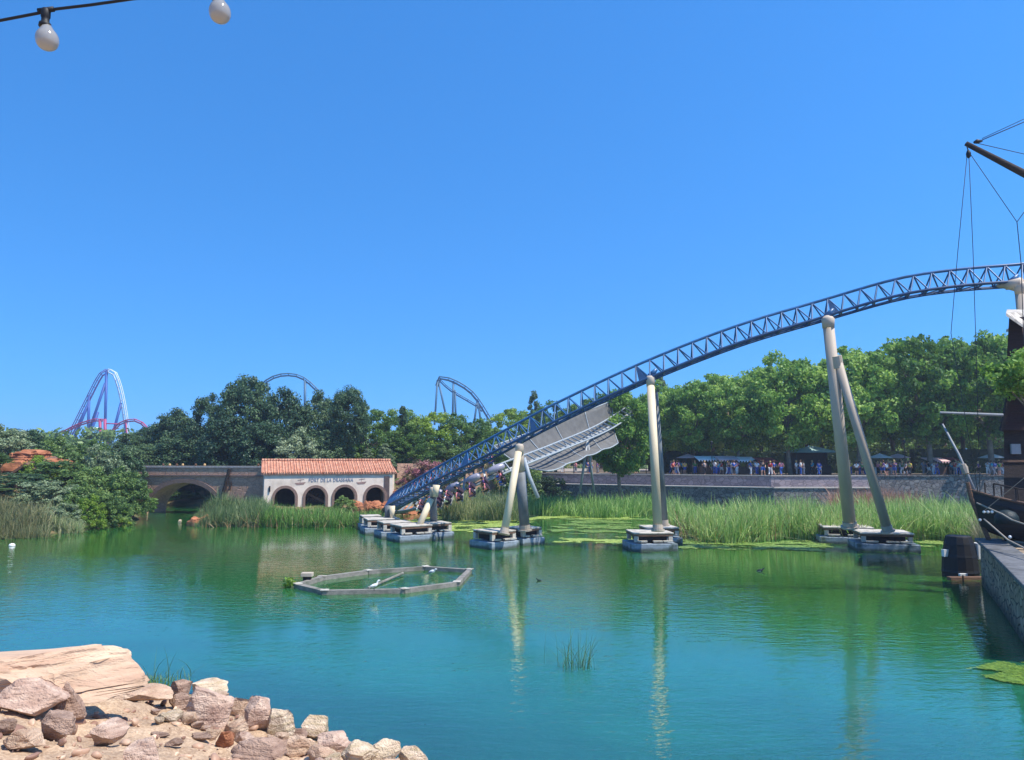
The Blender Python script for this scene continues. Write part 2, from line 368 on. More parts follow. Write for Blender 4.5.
# ------------------------------------------------------------------ foliage
def leaf_cloud(centres, radii, per, size, up=.25, squash=.75, elong=1.5):
    n = len(centres); idx = np.repeat(np.arange(n), per)
    d = NR.normal(size=(len(idx), 3)); d /= np.linalg.norm(d, axis=1, keepdims=True)
    rr = NR.random(len(idx)) ** .45
    pos = centres[idx] + d * (radii[idx] * rr)[:, None] * np.array([1, 1, squash])
    nrm = d + NR.normal(size=d.shape) * .7 + np.array([0, 0, up]); nrm /= np.linalg.norm(nrm, axis=1, keepdims=True)
    t = np.cross(nrm, NR.normal(size=d.shape)); t /= np.linalg.norm(t, axis=1, keepdims=True); u = np.cross(nrm, t)
    s = size * (.6 + .8 * NR.random(len(idx)))[:, None]
    v = np.stack([pos - t * s * elong * .5, pos - u * s * .42 + t * s * .1, pos + t * s * elong * .5, pos + u * s * .42 + t * s * .1], 1).reshape(-1, 3)
    f = np.arange(len(v)).reshape(-1, 4)
    clump = NR.random(n)
    tint = np.clip(clump[idx] * .55 + NR.random(len(idx)) * .45, 0, 1)
    return v, f, tint
def crown_centres(n, rx, rz, cz, shape='round', seed=0):
    g = np.random.default_rng(seed); out = []
    lobes = g.normal(size=(7, 3)); lobes /= np.linalg.norm(lobes, axis=1, keepdims=True); amp = g.uniform(-.12, .26, 7)
    while len(out) < n:
        d = g.normal(size=3); d /= np.linalg.norm(d)
        r = g.uniform(.45, 1.0) ** .6
        k = 1 + sum(a * max(0, float(d @ l)) ** 3 for a, l in zip(amp, lobes))
        if shape == 'umbrella':
            if d[2] < -.15: d[2] *= .3
        if shape == 'bush' and d[2] < -.2: continue
        if shape == 'cone':
            h = g.random(); w = (1 - h) ** .8 + .08; an = g.uniform(0, 6.283)
            out.append((math.cos(an) * rx * w * g.uniform(.5, 1), math.sin(an) * rx * w * g.uniform(.5, 1), cz - rz + 2 * rz * h)); continue
        out.append((d[0] * rx * r * k, d[1] * rx * r * k, cz + d[2] * rz * r * k))
    return np.array(out)
PROTO = {}
def tree_proto(kind, seed):
    key = (kind, seed)
    if key in PROTO: return PROTO[key]
    rs = random.Random(seed * 17 + 3)
    # every prototype is modelled 10 m tall
    if kind == 'plane':   c = crown_centres(200, 3.6, 3.5, 6.3, 'round', seed); v, f, t = leaf_cloud(c, NR.uniform(.45, .95, len(c)), 130, .20); th = 3.4
    elif kind == 'pine':  c = crown_centres(230, 2.9, 4.0, 5.7, 'round', seed); v, f, t = leaf_cloud(c, NR.uniform(.5, .95, len(c)), 130, .16, up=.5); th = 2.0
    elif kind == 'stone_pine': c = crown_centres(150, 2.5, 2.3, 7.2, 'round', seed); v, f, t = leaf_cloud(c, NR.uniform(.45, .85, len(c)), 150, .15, up=.5); th = 5.0
    elif kind == 'broad': c = crown_centres(140, 3.9, 4.2, 5.6, 'round', seed); v, f, t = leaf_cloud(c, NR.uniform(.5, 1.0, len(c)), 120, .20); th = 2.4
    elif kind == 'slim': c = crown_centres(60, 1.5, 1.1, 8.7, 'round', seed); v, f, t = leaf_cloud(c, NR.uniform(.3, .6, len(c)), 70, .17); th = 7.0
    elif kind == 'conifer': c = crown_centres(110, 2.6, 4.4, 5.4, 'cone', seed); v, f, t = leaf_cloud(c, NR.uniform(.3, .6, len(c)), 110, .15); th = 2.0
    else:                 c = crown_centres(120, 5.2, 6.6, 3.0, 'bush', seed); v, f, t = leaf_cloud(c, NR.uniform(.6, 1.3, len(c)), 110, .30); th = 1.0
    cm = np_mesh(kind + '_crown', v, f, t)
    tr = MB(); r0 = {'bush': .14, 'pine': .16, 'slim': .07}.get(kind, .22)
    top = Vector((rs.uniform(-.3, .3), rs.uniform(-.3, .3), th))
    tr.tube([(0, 0, -.4), (0, 0, 0), top * .5 + Vector((rs.uniform(-.1, .1), 0, 0)), top], [r0 * 1.5, r0 * 1.15, r0, r0 * .85], 8, cap=False)
    nl = 7 if kind != 'stone_pine' else 9
    for i in range(nl):
        tgt = Vector(c[rs.randrange(len(c))]); tgt.z = max(tgt.z, th + .8)
        midp = top.lerp(tgt, .5) + Vector((rs.uniform(-.3, .3), rs.uniform(-.3, .3), rs.uniform(-.1, .4)))
        tr.tube([top - Vector((0, 0, .15)), midp, tgt], [r0 * .6, r0 * .36, r0 * .12], 6, cap=False)
        for q in range(2):
            t2 = Vector(c[rs.randrange(len(c))]); t2 = midp.lerp(t2, .7)
            tr.tube([midp, t2], [r0 * .3, r0 * .08], 5, cap=False)
    tm = bpy.data.meshes.new(kind + '_trunk'); tm.from_pydata(tr.v, [], tr.f); tm.update()
    tm.polygons.foreach_set('use_smooth', [True] * len(tm.polygons))
    PROTO[key] = (cm, tm); return PROTO[key]
MATV = {}
def tree(name, kind, loc, height, width, label, cat, leafm, barkm, seed, group=None, rz=None):
    cm, tm = tree_proto(kind, seed)
    if (cm.name, leafm) not in MATV:
        c2 = cm.copy(); c2.materials.append(M[leafm]); t2 = tm.copy(); t2.materials.append(M[barkm]); MATV[(cm.name, leafm)] = (c2, t2)
    c2, t2 = MATV[(cm.name, leafm)]
    e = empty(name, loc, label, cat, group)
    e.rotation_euler = (0, 0, rnd.uniform(0, 6.28) if rz is None else rz)
    natural = {'plane': 7.8, 'pine': 6.4, 'stone_pine': 6.2, 'broad': 8.4, 'conifer': 5.6, 'slim': 4.0, 'bush': 11.5}[kind]
    e.scale = (width / natural, width / natural, height / 10)
    for nm, me in (('crown', c2), ('trunk', t2)):
        o = bpy.data.objects.new(nm, me); C.objects.link(o); o.parent = e
    return e
M['plane'] = leaf_mat('plane_leaves', [lin((70, 108, 44)), lin((124, 164, 66)), lin((188, 212, 108))], .45)
M['pine'] = leaf_mat('pine_needles', [lin((44, 72, 52)), lin((70, 98, 64)), lin((102, 124, 78))], .22)
M['broad'] = leaf_mat('broad_leaves', [lin((60, 92, 42)), lin((98, 132, 58)), lin((146, 170, 82))], .4)
M['olive'] = leaf_mat('olive_leaves', [lin((92, 112, 80)), lin((128, 146, 104)), lin((172, 182, 142))], .25)
M['shrub'] = leaf_mat('shrub_leaves', [lin((68, 96, 52)), lin((106, 134, 68)), lin((148, 170, 94))], .38)
M['lime'] = leaf_mat('lime_leaves', [lin((90, 124, 38)), lin((132, 160, 52)), lin((166, 184, 74))], .35)
M['hedge'] = leaf_mat('hedge_leaves', [lin((34, 56, 32)), lin((52, 78, 40))], .25)
M['reed'] = leaf_mat('reed_blades', [lin((80, 106, 66)), lin((120, 142, 86)), lin((168, 176, 124)), lin((204, 194, 150))], .35)
M['reedgreen'] = leaf_mat('reed_green_blades', [lin((70, 106, 50)), lin((112, 156, 70)), lin((158, 190, 102)), lin((204, 212, 142))], .35)
M['drygrass'] = leaf_mat('dry_grass_blades', [lin((98, 112, 70)), lin((146, 142, 98)), lin((182, 168, 130))], .3)
M['rosegrass'] = leaf_mat('rosy_grass_blades', [lin((150, 110, 88)), lin((190, 140, 112))], .3)

# pines behind the bridge: (px, top y, width px, distance)
def up_z(py, d): return 5 + (HZ - py) * d / F
ORD = ['first', 'second', 'third', 'fourth', 'fifth', 'sixth', 'seventh', 'eighth', 'ninth', 'tenth', 'eleventh', 'twelfth',
       'thirteenth', 'fourteenth', 'fifteenth', 'sixteenth', 'seventeenth', 'eighteenth', 'nineteenth', 'twentieth']
def place(name, kind, px, topy, wpx, d, label, cat, leafm, barkm, seed, group=None, base=None):
    x = X(px, d); z0 = tz(x, d) if base is None else base
    return tree(name, kind, (x, d, z0), up_z(topy, d) - z0, wpx * d / F, label, cat, leafm, barkm, seed, group)
pines = [
 ('pine', 133, 434, 40, 90.4, 'pine', 'small dark pine above the left end of the bridge parapet'),
 ('pine', 152, 426, 38, 92.8, 'pine', 'dark pine between the far red coaster loop and the tall pines'),
 ('pine', 173, 408, 44, 89.2, 'pine', 'bushy pine rising over the crown of the bridge arch'),
 ('pine', 207, 399, 42, 85.4, 'pine', 'dark pine left of the tallest pine crown'),
 ('pine', 241, 379, 60, 83.6, 'pine', 'tallest broad pine of the stand behind the bridge'),
 ('pine', 284, 387, 52, 82.4, 'pine', 'wide pine under the far arched coaster rail'),
 ('pine', 318, 396, 40, 83.6, 'pine', 'pine just left of the umbrella shaped pine'),
 ('stone_pine', 347, 386, 46, 80.0, 'pine', 'umbrella shaped stone pine with a tall bare trunk and round dark head'),
 ('pine', 196, 430, 60, 86.2, 'pine', 'low dark pine behind the bridge parapet right of the arch'),
 ('pine', 226, 418, 60, 80.6, 'pine', 'low dark pine filling the gap between bridge and tallest pine'),
 ('pine', 262, 424, 56, 79.4, 'pine', 'low pine just behind the left end of the tiled roof'),
 ('broad', 300, 428, 56, 78.2, 'olive', 'paler grey green tree behind the tiled roof'),
 ('pine', 328, 426, 50, 80.0, 'pine', 'low dark pine behind the middle of the tiled roof'),
 ('pine', 150, 446, 56, 85.0, 'pine', 'low dark pine seen over the parapet above the bridge arch'),
]
for i, (k, px, ty, w, d, lm, lab) in enumerate(pines):
    place('pine_tree' if lm == 'pine' else 'broadleaf_tree', k, px, ty, w, d, lab, 'tree', lm, 'barkdark', 1 + i % 3, 'trees behind the bridge and the tiled house')
broads = [
 ('broad', 372, 412, 56, 88.0, 'broad', 'green tree just right of the umbrella shaped pine'),
 ('broad', 400, 411, 54, 93.4, 'broad', 'green tree behind the right end of the tiled roof'),
 ('conifer', 402, 407, 26, 91.1, 'pine', 'spiky dark topped tree poking above the right roof end'),
 ('broad', 428, 414, 60, 95.6, 'lime', 'bright green tree left of the far lattice coaster tower'),
 ('broad', 458, 416, 60, 97.5, 'broad', 'green tree in front of the far lattice coaster tower'),
 ('broad', 486, 420, 56, 100.7, 'broad', 'green tree right below the falling end of the far coaster'),
 ('broad', 514, 410, 52, 112.0, 'lime', 'light green tree above the blue track left of the tall pine tip'),
 ('conifer', 534, 391, 32, 120.0, 'pine', 'dark pointed conifer tip standing above the blue track'),
 ('broad', 556, 402, 56, 114.0, 'broad', 'green tree behind the track above the grey net'),
 ('broad', 590, 400, 56, 112.0, 'broad', 'green tree behind the upper corner of the grey net'),
 ('broad', 414, 436, 50, 90.2, 'broad', 'low tree beside the right gable of the tiled house'),
 ('broad', 446, 440, 56, 92.8, 'shrub', 'low bushy tree behind the blue track above the flower bank'),
 ('broad', 482, 442, 50, 96.3, 'broad', 'low tree behind the track left of the grey net'),
 ('broad', 516, 440, 50, 94.0, 'shrub', 'dark tree under the blue track behind the twin legged pier'),
 ('conifer', 385, 444, 30, 84.0, 'olive', 'pale green conifer close behind the tiled roof'),
 ('conifer', 368, 449, 26, 84.0, 'olive', 'smaller pale conifer left of its neighbour behind the tiled roof'),
 ('conifer', 662, 374, 40, 128.0, 'pine', 'dark pine showing behind the track above the beige tall pier'),
 ('broad', 545, 440, 60, 104.0, 'shrub', 'dark tree in shade behind the grey net'),
]
for i, (k, px, ty, w, d, lm, lab) in enumerate(broads):
    place('conifer_tree' if k == 'conifer' else 'broadleaf_tree', k, px, ty, w, d, lab, 'tree', lm, 'barkdark', 1 + i % 3, 'trees between the house and the promenade')
# plane trees on the promenade
PROM_Z = 3.2
front = [(652, 396, 56, 99), (694, 386, 66, 96), (738, 378, 66, 93), (790, 360, 78, 90), (858, 352, 92, 88.5), (930, 342, 92, 88.5), (992, 334, 96, 88.5), (1062, 332, 92, 88.5), (1130, 330, 96, 89)]
place('plane_tree', 'plane', 620, 394, 62, 81, 'thin trunked plane tree in front of the promenade wall beside the grey net', 'tree', 'plane', 'bark', 1)
where = ['just left of the beige tall pier', 'right of the beige tall pier', 'behind the red awning stalls',
         'left of the kiosk roof', 'behind the widest pier legs', 'above the rubble wall', 'beside the timber tower', 'hidden partly by the timber tower', 'right of the timber tower']
for i, (px, ty, w, d) in enumerate(front):
    place('plane_tree', 'plane', px, ty, w, d, 'front row plane tree on the promenade ' + where[i], 'tree', 'plane', 'bark', 1 + i % 4, 'front row of plane trees', base=PROM_Z)
for i, (px, ty, w, d) in enumerate([(628, 392, 60, 112), (668, 388, 60, 110), (712, 378, 66, 108), (762, 371, 70, 106), (822, 366, 70, 104), (892, 352, 80, 103), (962, 342, 80, 102), (1030, 338, 84, 102), (1100, 338, 84, 102)]):
    place('plane_tree', 'plane', px, ty, w, d, 'rear plane tree, ' + ORD[i] + ' from the left of the back row', 'tree', 'plane', 'bark', 1 + (i + 2) % 4, 'back row of plane trees', base=PROM_Z)
for i, px in enumerate((650, 700, 750, 800, 850, 900, 950, 1000)):
    place('plane_tree', 'broad', px, 402, 70, 122, 'low far tree closing the gap under the plane canopy, ' + ORD[i] + ' from the left', 'tree', 'broad', 'bark', 1 + i % 3, 'far trees under the canopy', base=PROM_Z)
# shrubs of the left bank
shr = [
 (0, 428, 60, 66, 'olive', 'silvery olive bush at the left edge above the red rock'), (28, 432, 50, 74, 'pine', 'dark bush on the bank skyline at the left'),
 (58, 436, 60, 72, 'shrub', 'green bush below the lower coaster bend'), (92, 446, 60, 70, 'shrub', 'green bush on the skyline under the coaster supports'),
 (122, 452, 46, 68, 'pine', 'dark bush touching the left end of the bridge'), (62, 462, 66, 62, 'shrub', 'round bush right of the red rock hut'),
 (96, 466, 60, 60, 'shrub', 'wide bush in the middle of the left bank'), (128, 472, 44, 62, 'shrub', 'tall bush leaning to the bridge arch'),
 (16, 474, 66, 58, 'pine', 'dark green bush below the red rock'), (50, 482, 58, 56, 'olive', 'grey green bush above the pale reeds'),
 (84, 486, 52, 56, 'shrub', 'bush standing behind the lime one'), (92, 498, 34, 54.6, 'lime', 'bright lime green bush by the water'),
 (116, 494, 40, 57, 'shrub', 'dense bush by the water left of the arch'), (136, 488, 42, 63.5, 'broad', 'leafy bush at the shore beside the arch'),
 (68, 502, 40, 53.5, 'olive', 'small grey green bush at the shore behind the reeds'), (-30, 450, 70, 60, 'shrub', 'bush at the far left of the bank'),
 (-30, 488, 70, 54, 'shrub', 'low bush at the far left of the shore'), (120, 508, 30, 57.0, 'lime', 'small yellowish bush low by the water near the arch'),
 (40, 455, 36, 63, 'lime', 'small light bush right above the red rock hut'),
 (104, 452, 50, 66, 'olive', 'hazy green bush under the white coaster drop')]
for i, (px, ty, w, d, lm, lab) in enumerate(shr):
    place('bush', 'bush', px, ty, w, d, lab, 'bush', lm, 'barkdark', 1 + i % 4, 'bushes of the left bank')
# beyond the arch and along the bank of the house
for i, (px, ty, w, d, lm, lab) in enumerate([
 (160, 466, 56, 87, 'pine', 'dark bush seen through the bridge arch at its left'), (195, 468, 56, 88, 'shrub', 'dark bush seen through the bridge arch at its right'),
 (178, 490, 50, 84.5, 'shrub', 'low bush on the far shore seen under the arch'),
 (346, 497, 26, 66, 'shrub', 'green bush growing in front of the third arch'), (412, 500, 30, 78, 'shrub', 'dark bush on the bank under the blue track'),
 (434, 470, 50, 86, 'shrub', 'bush beside the pink flowers'), (470, 480, 40, 76, 'pine', 'dark bush under the train'), (448, 497, 24, 67, 'shrub', 'small dark bush between rocks and reeds'),
 (515, 474, 50, 92, 'shrub', 'bush behind the twin legged pier at promenade level'), (546, 478, 50, 95, 'hedge', 'dark bush in front of the wall below the grey net'),
 (-200, 400, 300, 200, 'pine', 'far bush mass beyond the left bank')]):
    place('bush', 'bush', px, ty, w, d, lab, 'bush', lm, 'barkdark', 1 + i % 4, 'bushes by the arch and the house')
place('flowering_bush', 'bush', 424, 462, 44, 80, 'pink flowering bush on the bank right of the tiled house', 'bush', 'leafpink', 'barkdark', 2)
# far woods closing the horizon behind everything
for (x0, x1, y0, lab) in ((-260, 40, 165, 'far woods left of the centre beyond the pines'), (20, 300, 150, 'far woods beyond the promenade')):
    c = np.stack([NR.uniform(x0, x1, 420), NR.uniform(y0, y0 + 30, 420), NR.uniform(1, 11, 420)], 1)
    v, f, t = leaf_cloud(c, NR.uniform(2.0, 3.6, len(c)), 130, .8)
    tag(link_mesh('far_woods', np_mesh('far_woods', v, f, t), M['shrub']), lab, 'woods', kind='stuff')

# ------------------------------------------------------------------ reeds and mats
def blades(x, y, z0, h, w, lean=.28, seg=3):
    n = len(x); h = h * NR.uniform(.6, 1.12, n)
    ang = NR.uniform(0, 6.283, n); wild = 1 + 1.6 * (NR.random(n) < .3); la = NR.normal(0, lean, n) * wild + .05; la2 = NR.normal(0, lean, n) * wild
    wd = np.stack([np.cos(ang), np.sin(ang)], 1) * (w * NR.uniform(.6, 1.4, n))[:, None]
    vs = []
    for s in range(seg + 1):
        t = s / seg; cx = x + la * h * t ** 2 * .8; cy = y + la2 * h * t ** 2 * .8; cz = z0 + h * (t - .12 * t * t * np.abs(la) * 4)
        k = (1 - t ** 1.6) * .5 + .04
        vs.append(np.stack([cx - wd[:, 0] * k, cy - wd[:, 1] * k, cz], 1)); vs.append(np.stack([cx + wd[:, 0] * k, cy + wd[:, 1] * k, cz], 1))
    v = np.stack(vs, 1).reshape(-1, 3); st = 2 * (seg + 1); b0 = np.arange(n) * st
    f = np.concatenate([np.stack([b0 + 2 * s, b0 + 2 * s + 1, b0 + 2 * s + 3, b0 + 2 * s + 2], 1) for s in range(seg)])
    t = np.tile(np.clip(NR.beta(2, 2.4, n), 0, 1), seg)
    return v, f, t
def reed_bed(name, label, px0, px1, d0, d1, n, h, mt, w=.05, cat='reeds', edge=None, base_h=0.0, hfun=None, lean=.28):
    px = NR.uniform(px0, px1, n); d = d0 + (d1 - d0) * NR.random(n) ** 1.15
    if edge is not None: d = d + edge(px)
    x = (px - 512) / F * d
    keep = fbm(x * .6, d * .6) + NR.random(n) * .35 > .38
    x, d, px = x[keep], d[keep], px[keep]
    z = np.maximum(terrain(x, d), -.3) - .05
    hh = (h if hfun is None else hfun(px) * h) * (.55 + .9 * fbm(x * .7, d * .7)) * np.ones(len(x))
    v, f, t = blades(x, d, z, hh, w, lean)
    return tag(link_mesh(name, np_mesh(name, v, f, t), M[mt]), label, cat, kind='stuff')
reed_bed('reed_bed', 'tall green reeds standing in the lake in front of the rubble wall', 664, 982, 46.5, 60, 20000, 2.5, 'reedgreen', .07, edge=lambda p: 1.2 * np.sin(p * .05) + np.clip((700 - p) / 36, 0, 1) * 4)
reed_bed('reed_bed', 'reeds behind the algae mats below the promenade wall', 452, 660, 66, 78, 10000, 2.05, 'reedgreen', .075, edge=lambda p: 1.5 * np.sin(p * .06))
reed_bed('reed_bed', 'reeds near the shore under the blue track left of the twin legged pier', 444, 520, 62, 70, 4500, 2.8, 'reed', .055)
reed_bed('reed_bed', 'thick pale reeds on the point between arch and tiled house', 200, 268, 56.5, 63, 6500, 2.05, 'reed', .065, hfun=lambda p: np.clip((p - 190) / 30, .4, 1))
reed_bed('reed_bed', 'bright green reeds in front of the tiled house', 262, 384, 56.2, 62.5, 9500, 1.5, 'reedgreen', .065, hfun=lambda p: np.clip(1.15 - (p - 262) / 500, .7, 1.2))
reed_bed('reed_bed', 'pale dry reeds along the shore at the far left', -60, 56, 47.5, 52, 7000, 1.35, 'drygrass', .06, edge=lambda p: np.clip(p / 50, -1, 1) * 1.2)
reed_bed('reed_bed', 'grey green reeds at the shore below the left bushes', 50, 88, 51.5, 56, 3000, 1.3, 'reed', .06)
reed_bed('tall_grass', 'rosy seeded grass on top of the reeds before the wall', 828, 912, 62, 72, 2600, 3.0, 'rosegrass', .05, cat='grass')
reed_bed('tall_grass', 'grass tufts growing behind the bow of the wooden boat', 968, 1040, 40, 46, 2500, 2.6, 'drygrass', .04, cat='grass')
M['deadreed'] = leaf_mat('dead_reed_blades', [lin((120, 96, 66)), lin((168, 140, 100)), lin((200, 180, 140))], .2)
reed_bed('reed_bed', 'brown dead stems mixed through the tall reeds before the rubble wall', 668, 978, 46.4, 56, 1500, 2.7, 'deadreed', .045, edge=lambda p: 1.2 * np.sin(p * .05), lean=.45)
reed_bed('reed_bed', 'brown dead stems mixed through the reeds by the tiled house', 204, 384, 56.0, 61, 900, 1.7, 'deadreed', .06, lean=.45)
def mat_patch(name, label, poly, cell, thr, mt, z=.012, fs=.8, sy=1.0, cat='algae'):
    poly = np.array(poly); x0, y0 = poly.min(0); x1, y1 = poly.max(0)
    gx, gy = np.meshgrid(np.arange(x0, x1, cell), np.arange(y0, y1, cell)); cx = gx.ravel(); cy = gy.ravel()
    ins = np.zeros(cx.shape, bool); best = np.full(cx.shape, 1e9)
    for i in range(len(poly)):
        xa, ya = poly[i]; xb, yb = poly[(i + 1) % len(poly)]
        ins ^= ((ya > cy) != (yb > cy)) & (cx < (xb - xa) * (cy - ya) / ((yb - ya) or 1e-9) + xa)
        t = np.clip(((cx - xa) * (xb - xa) + (cy - ya) * (yb - ya)) / ((xb - xa) ** 2 + (yb - ya) ** 2), 0, 1)
        best = np.minimum(best, np.hypot(cx - xa - t * (xb - xa), cy - ya - t * (yb - ya)))
    k = ins & (fbm(cx * fs, cy * fs * sy, 5) + np.clip(best / 2.0, 0, 1) * .15 > thr)
    cx, cy = cx[k], cy[k]; n = len(cx); zz = z + .02 * vnoise(cx * 5, cy * 5)
    q = cell * .5; jit = lambda: NR.normal(0, cell * .12, n)
    v = np.stack([np.stack([cx + sx * q * 1.15 + jit(), cy + s2 * q * 1.15 + jit(), zz + NR.uniform(0, .012, n)], 1) for sx, s2 in ((-1, -1), (1, -1), (1, 1), (-1, 1))], 1).reshape(-1, 3)
    return tag(link_mesh(name, np_mesh(name, v, np.arange(4 * n).reshape(-1, 4), NR.random(n)), M[mt]), label, cat, kind='stuff')
M['algae'] = leaf_mat('algae', [lin((120, 146, 56)), lin((156, 178, 76)), lin((182, 200, 106))], .1)
M['slick'] = leaf_mat('algae_slick', [lin((72, 102, 30)), lin((96, 126, 38)), lin((116, 142, 50))], .1)
M['lily'] = leaf_mat('lily_pads', [lin((84, 116, 48)), lin((128, 158, 70)), lin((164, 182, 98))], .1)
w2 = lambda px, py: V2(W(px, py))
mat_patch('algae_mat', 'bright lime algae mat between the second and third piers', [w2(436, 531), w2(500, 534), w2(520, 524), w2(560, 519), w2(640, 520), w2(640, 516), w2(440, 515), w2(400, 522)], .12, .52, 'algae', sy=1.4)
mat_patch('algae_mat', 'broken lily pads drifting in front of the middle reeds', [w2(530, 534), w2(640, 534), w2(660, 518), w2(560, 518)], .09, .62, 'lily', fs=.9, sy=1.3)
mat_patch('algae_mat', 'thin lime algae strip left of the beige tall pier', [w2(552, 543), w2(634, 545), w2(634, 537), w2(560, 538)], .09, .52, 'algae', fs=1.3)
mat_patch('algae_mat', 'lily pads lining the foot of the tall reeds', [w2(680, 549), w2(838, 552), w2(832, 540), w2(672, 539)], .09, .55, 'lily', fs=1.0, sy=1.3)
mat_patch('algae_mat', 'thin lily pads right of the widest pier', [w2(920, 548), w2(968, 546), w2(975, 536), w2(905, 536)], .09, .56, 'lily', fs=1.0, sy=1.3)
mat_patch('algae_mat', 'green algae slick at the foot of the stone quay', [w2(966, 670), w2(990, 680), w2(1060, 692), w2(1060, 662), w2(1000, 662)], .05, .44, 'slick', fs=1.6)
# sparse rushes in open water
def rushes(px, py, n, h, label, spread=.5, w=.012, mt='shrub'):
    c = W(px, py); x = c.x + NR.normal(0, spread, n); y = c.y + NR.normal(0, spread, n)
    v, f, t = blades(x, y, np.full(n, -.1), np.full(n, h), w, .35, 4)
    return tag(link_mesh('rush_tuft', np_mesh('rush_tuft', v, f, t), M[mt]), label, 'rushes')
rushes(578, 668, 60, 1.15, 'sparse thin rushes standing alone in the open water', .22)
c_ = hit(133, 690)
def tuft(px, py, n, h, label, mt, spread, w=.015):
    c = hit(px, py); x = c.x + NR.normal(0, spread, n); y = c.y + NR.normal(0, spread * .7, n)
    v, f, t = blades(x, y, np.maximum(terrain(x, y), 0) - .02, np.full(n, h), w, .35, 4)
    tag(link_mesh('grass_tuft', np_mesh('grass_tuft', v, f, t), M[mt]), label, 'grass')
tuft(124, 690, 260, .26, 'bright green grass tuft beside the long flat boulder', 'reedgreen', .22)
tuft(152, 686, 160, .30, 'dark thin grass at the shore behind the boulders', 'shrub', .35)
tuft(160, 684, 12, .85, 'few tall stalks rising at the shore right of the long boulder', 'shrub', .3, .012)

# ------------------------------------------------------------------ boulders
m, nt, b, L = new_mat('boulder_rock')
def rock_mat(name, c1, c2, c3):
    m, nt_, b, L_ = new_mat(name)
    global nt, L; nt, L = nt_, L_
    tc = nt.nodes.new('ShaderNodeTexCoord'); oi = nt.nodes.new('ShaderNodeObjectInfo')
    ad = nt.nodes.new('ShaderNodeVectorMath'); ad.operation = 'ADD'; L.new(tc.outputs['Object'], ad.inputs[0])
    mu = nt.nodes.new('ShaderNodeVectorMath'); mu.operation = 'SCALE'; mu.inputs['Scale'].default_value = 1.0; L.new(oi.outputs['Location'], mu.inputs[0]); L.new(mu.outputs[0], ad.inputs[1])
    n = noise_node(2.2, 10, ad.outputs[0]); r = ramp(n.outputs['Fac'], c1, c2, .3, .7)
    ba = nt.nodes.new('ShaderNodeMapping'); ba.inputs['Scale'].default_value = (1.2, 1.2, 9); ba.inputs['Rotation'].default_value = (.25, .15, 0); L.new(ad.outputs[0], ba.inputs[0])
    n2 = noise_node(1.0, 6, ba.outputs[0]); r2 = ramp(n2.outputs['Fac'], (0, 0, 0), (1, 1, 1), .45, .62)
    mx = nt.nodes.new('ShaderNodeMixRGB'); mx.inputs[2].default_value = (*c3, 1); k = nt.nodes.new('ShaderNodeMath'); k.operation = 'MULTIPLY'; k.inputs[1].default_value = .55
    L.new(r2.outputs[0], k.inputs[0]); L.new(k.outputs[0], mx.inputs[0]); L.new(r.outputs[0], mx.inputs[1]); L.new(mx.outputs[0], b.inputs['Base Color'])
    b.inputs['Roughness'].default_value = .9; b.inputs['Specular IOR Level'].default_value = .15
    bp = nt.nodes.new('ShaderNodeBump'); bp.inputs['Strength'].default_value = 1; bp.inputs['Distance'].default_value = .045
    n3 = noise_node(11, 12, ad.outputs[0]); s = nt.nodes.new('ShaderNodeMath'); s.operation = 'ADD'; vm = nt.nodes.new('ShaderNodeTexMusgrave') if False else noise_node(30, 6, ad.outputs[0]); s2 = nt.nodes.new('ShaderNodeMath'); s2.operation = 'MULTIPLY_ADD'; s2.inputs[1].default_value = .5; L.new(vm.outputs['Fac'], s2.inputs[0]); L.new(n2.outputs['Fac'], s2.inputs[2]); L.new(n3.outputs['Fac'], s.inputs[0]); L.new(s2.outputs[0], s.inputs[1])
    L.new(s.outputs[0], bp.inputs['Height']); L.new(bp.outputs[0], b.inputs['Normal'])
    return m
M['rock_tan'] = rock_mat('rock_tan', lin((172, 142, 116)), lin((220, 190, 160)), lin((178, 140, 116)))
M['rock_pink'] = rock_mat('rock_pink', lin((178, 146, 126)), lin((222, 194, 170)), lin((156, 122, 106)))
M['rock_brown'] = rock_mat('rock_brown', lin((148, 118, 100)), lin((194, 164, 142)), lin((124, 98, 84)))
M['rock_pale'] = rock_mat('rock_pale', lin((188, 162, 134)), lin((228, 206, 178)), lin((170, 150, 110)))
M['rock_red'] = rock_mat('rock_red', lin((150, 92, 64)), lin((206, 140, 100)), lin((128, 76, 54)))
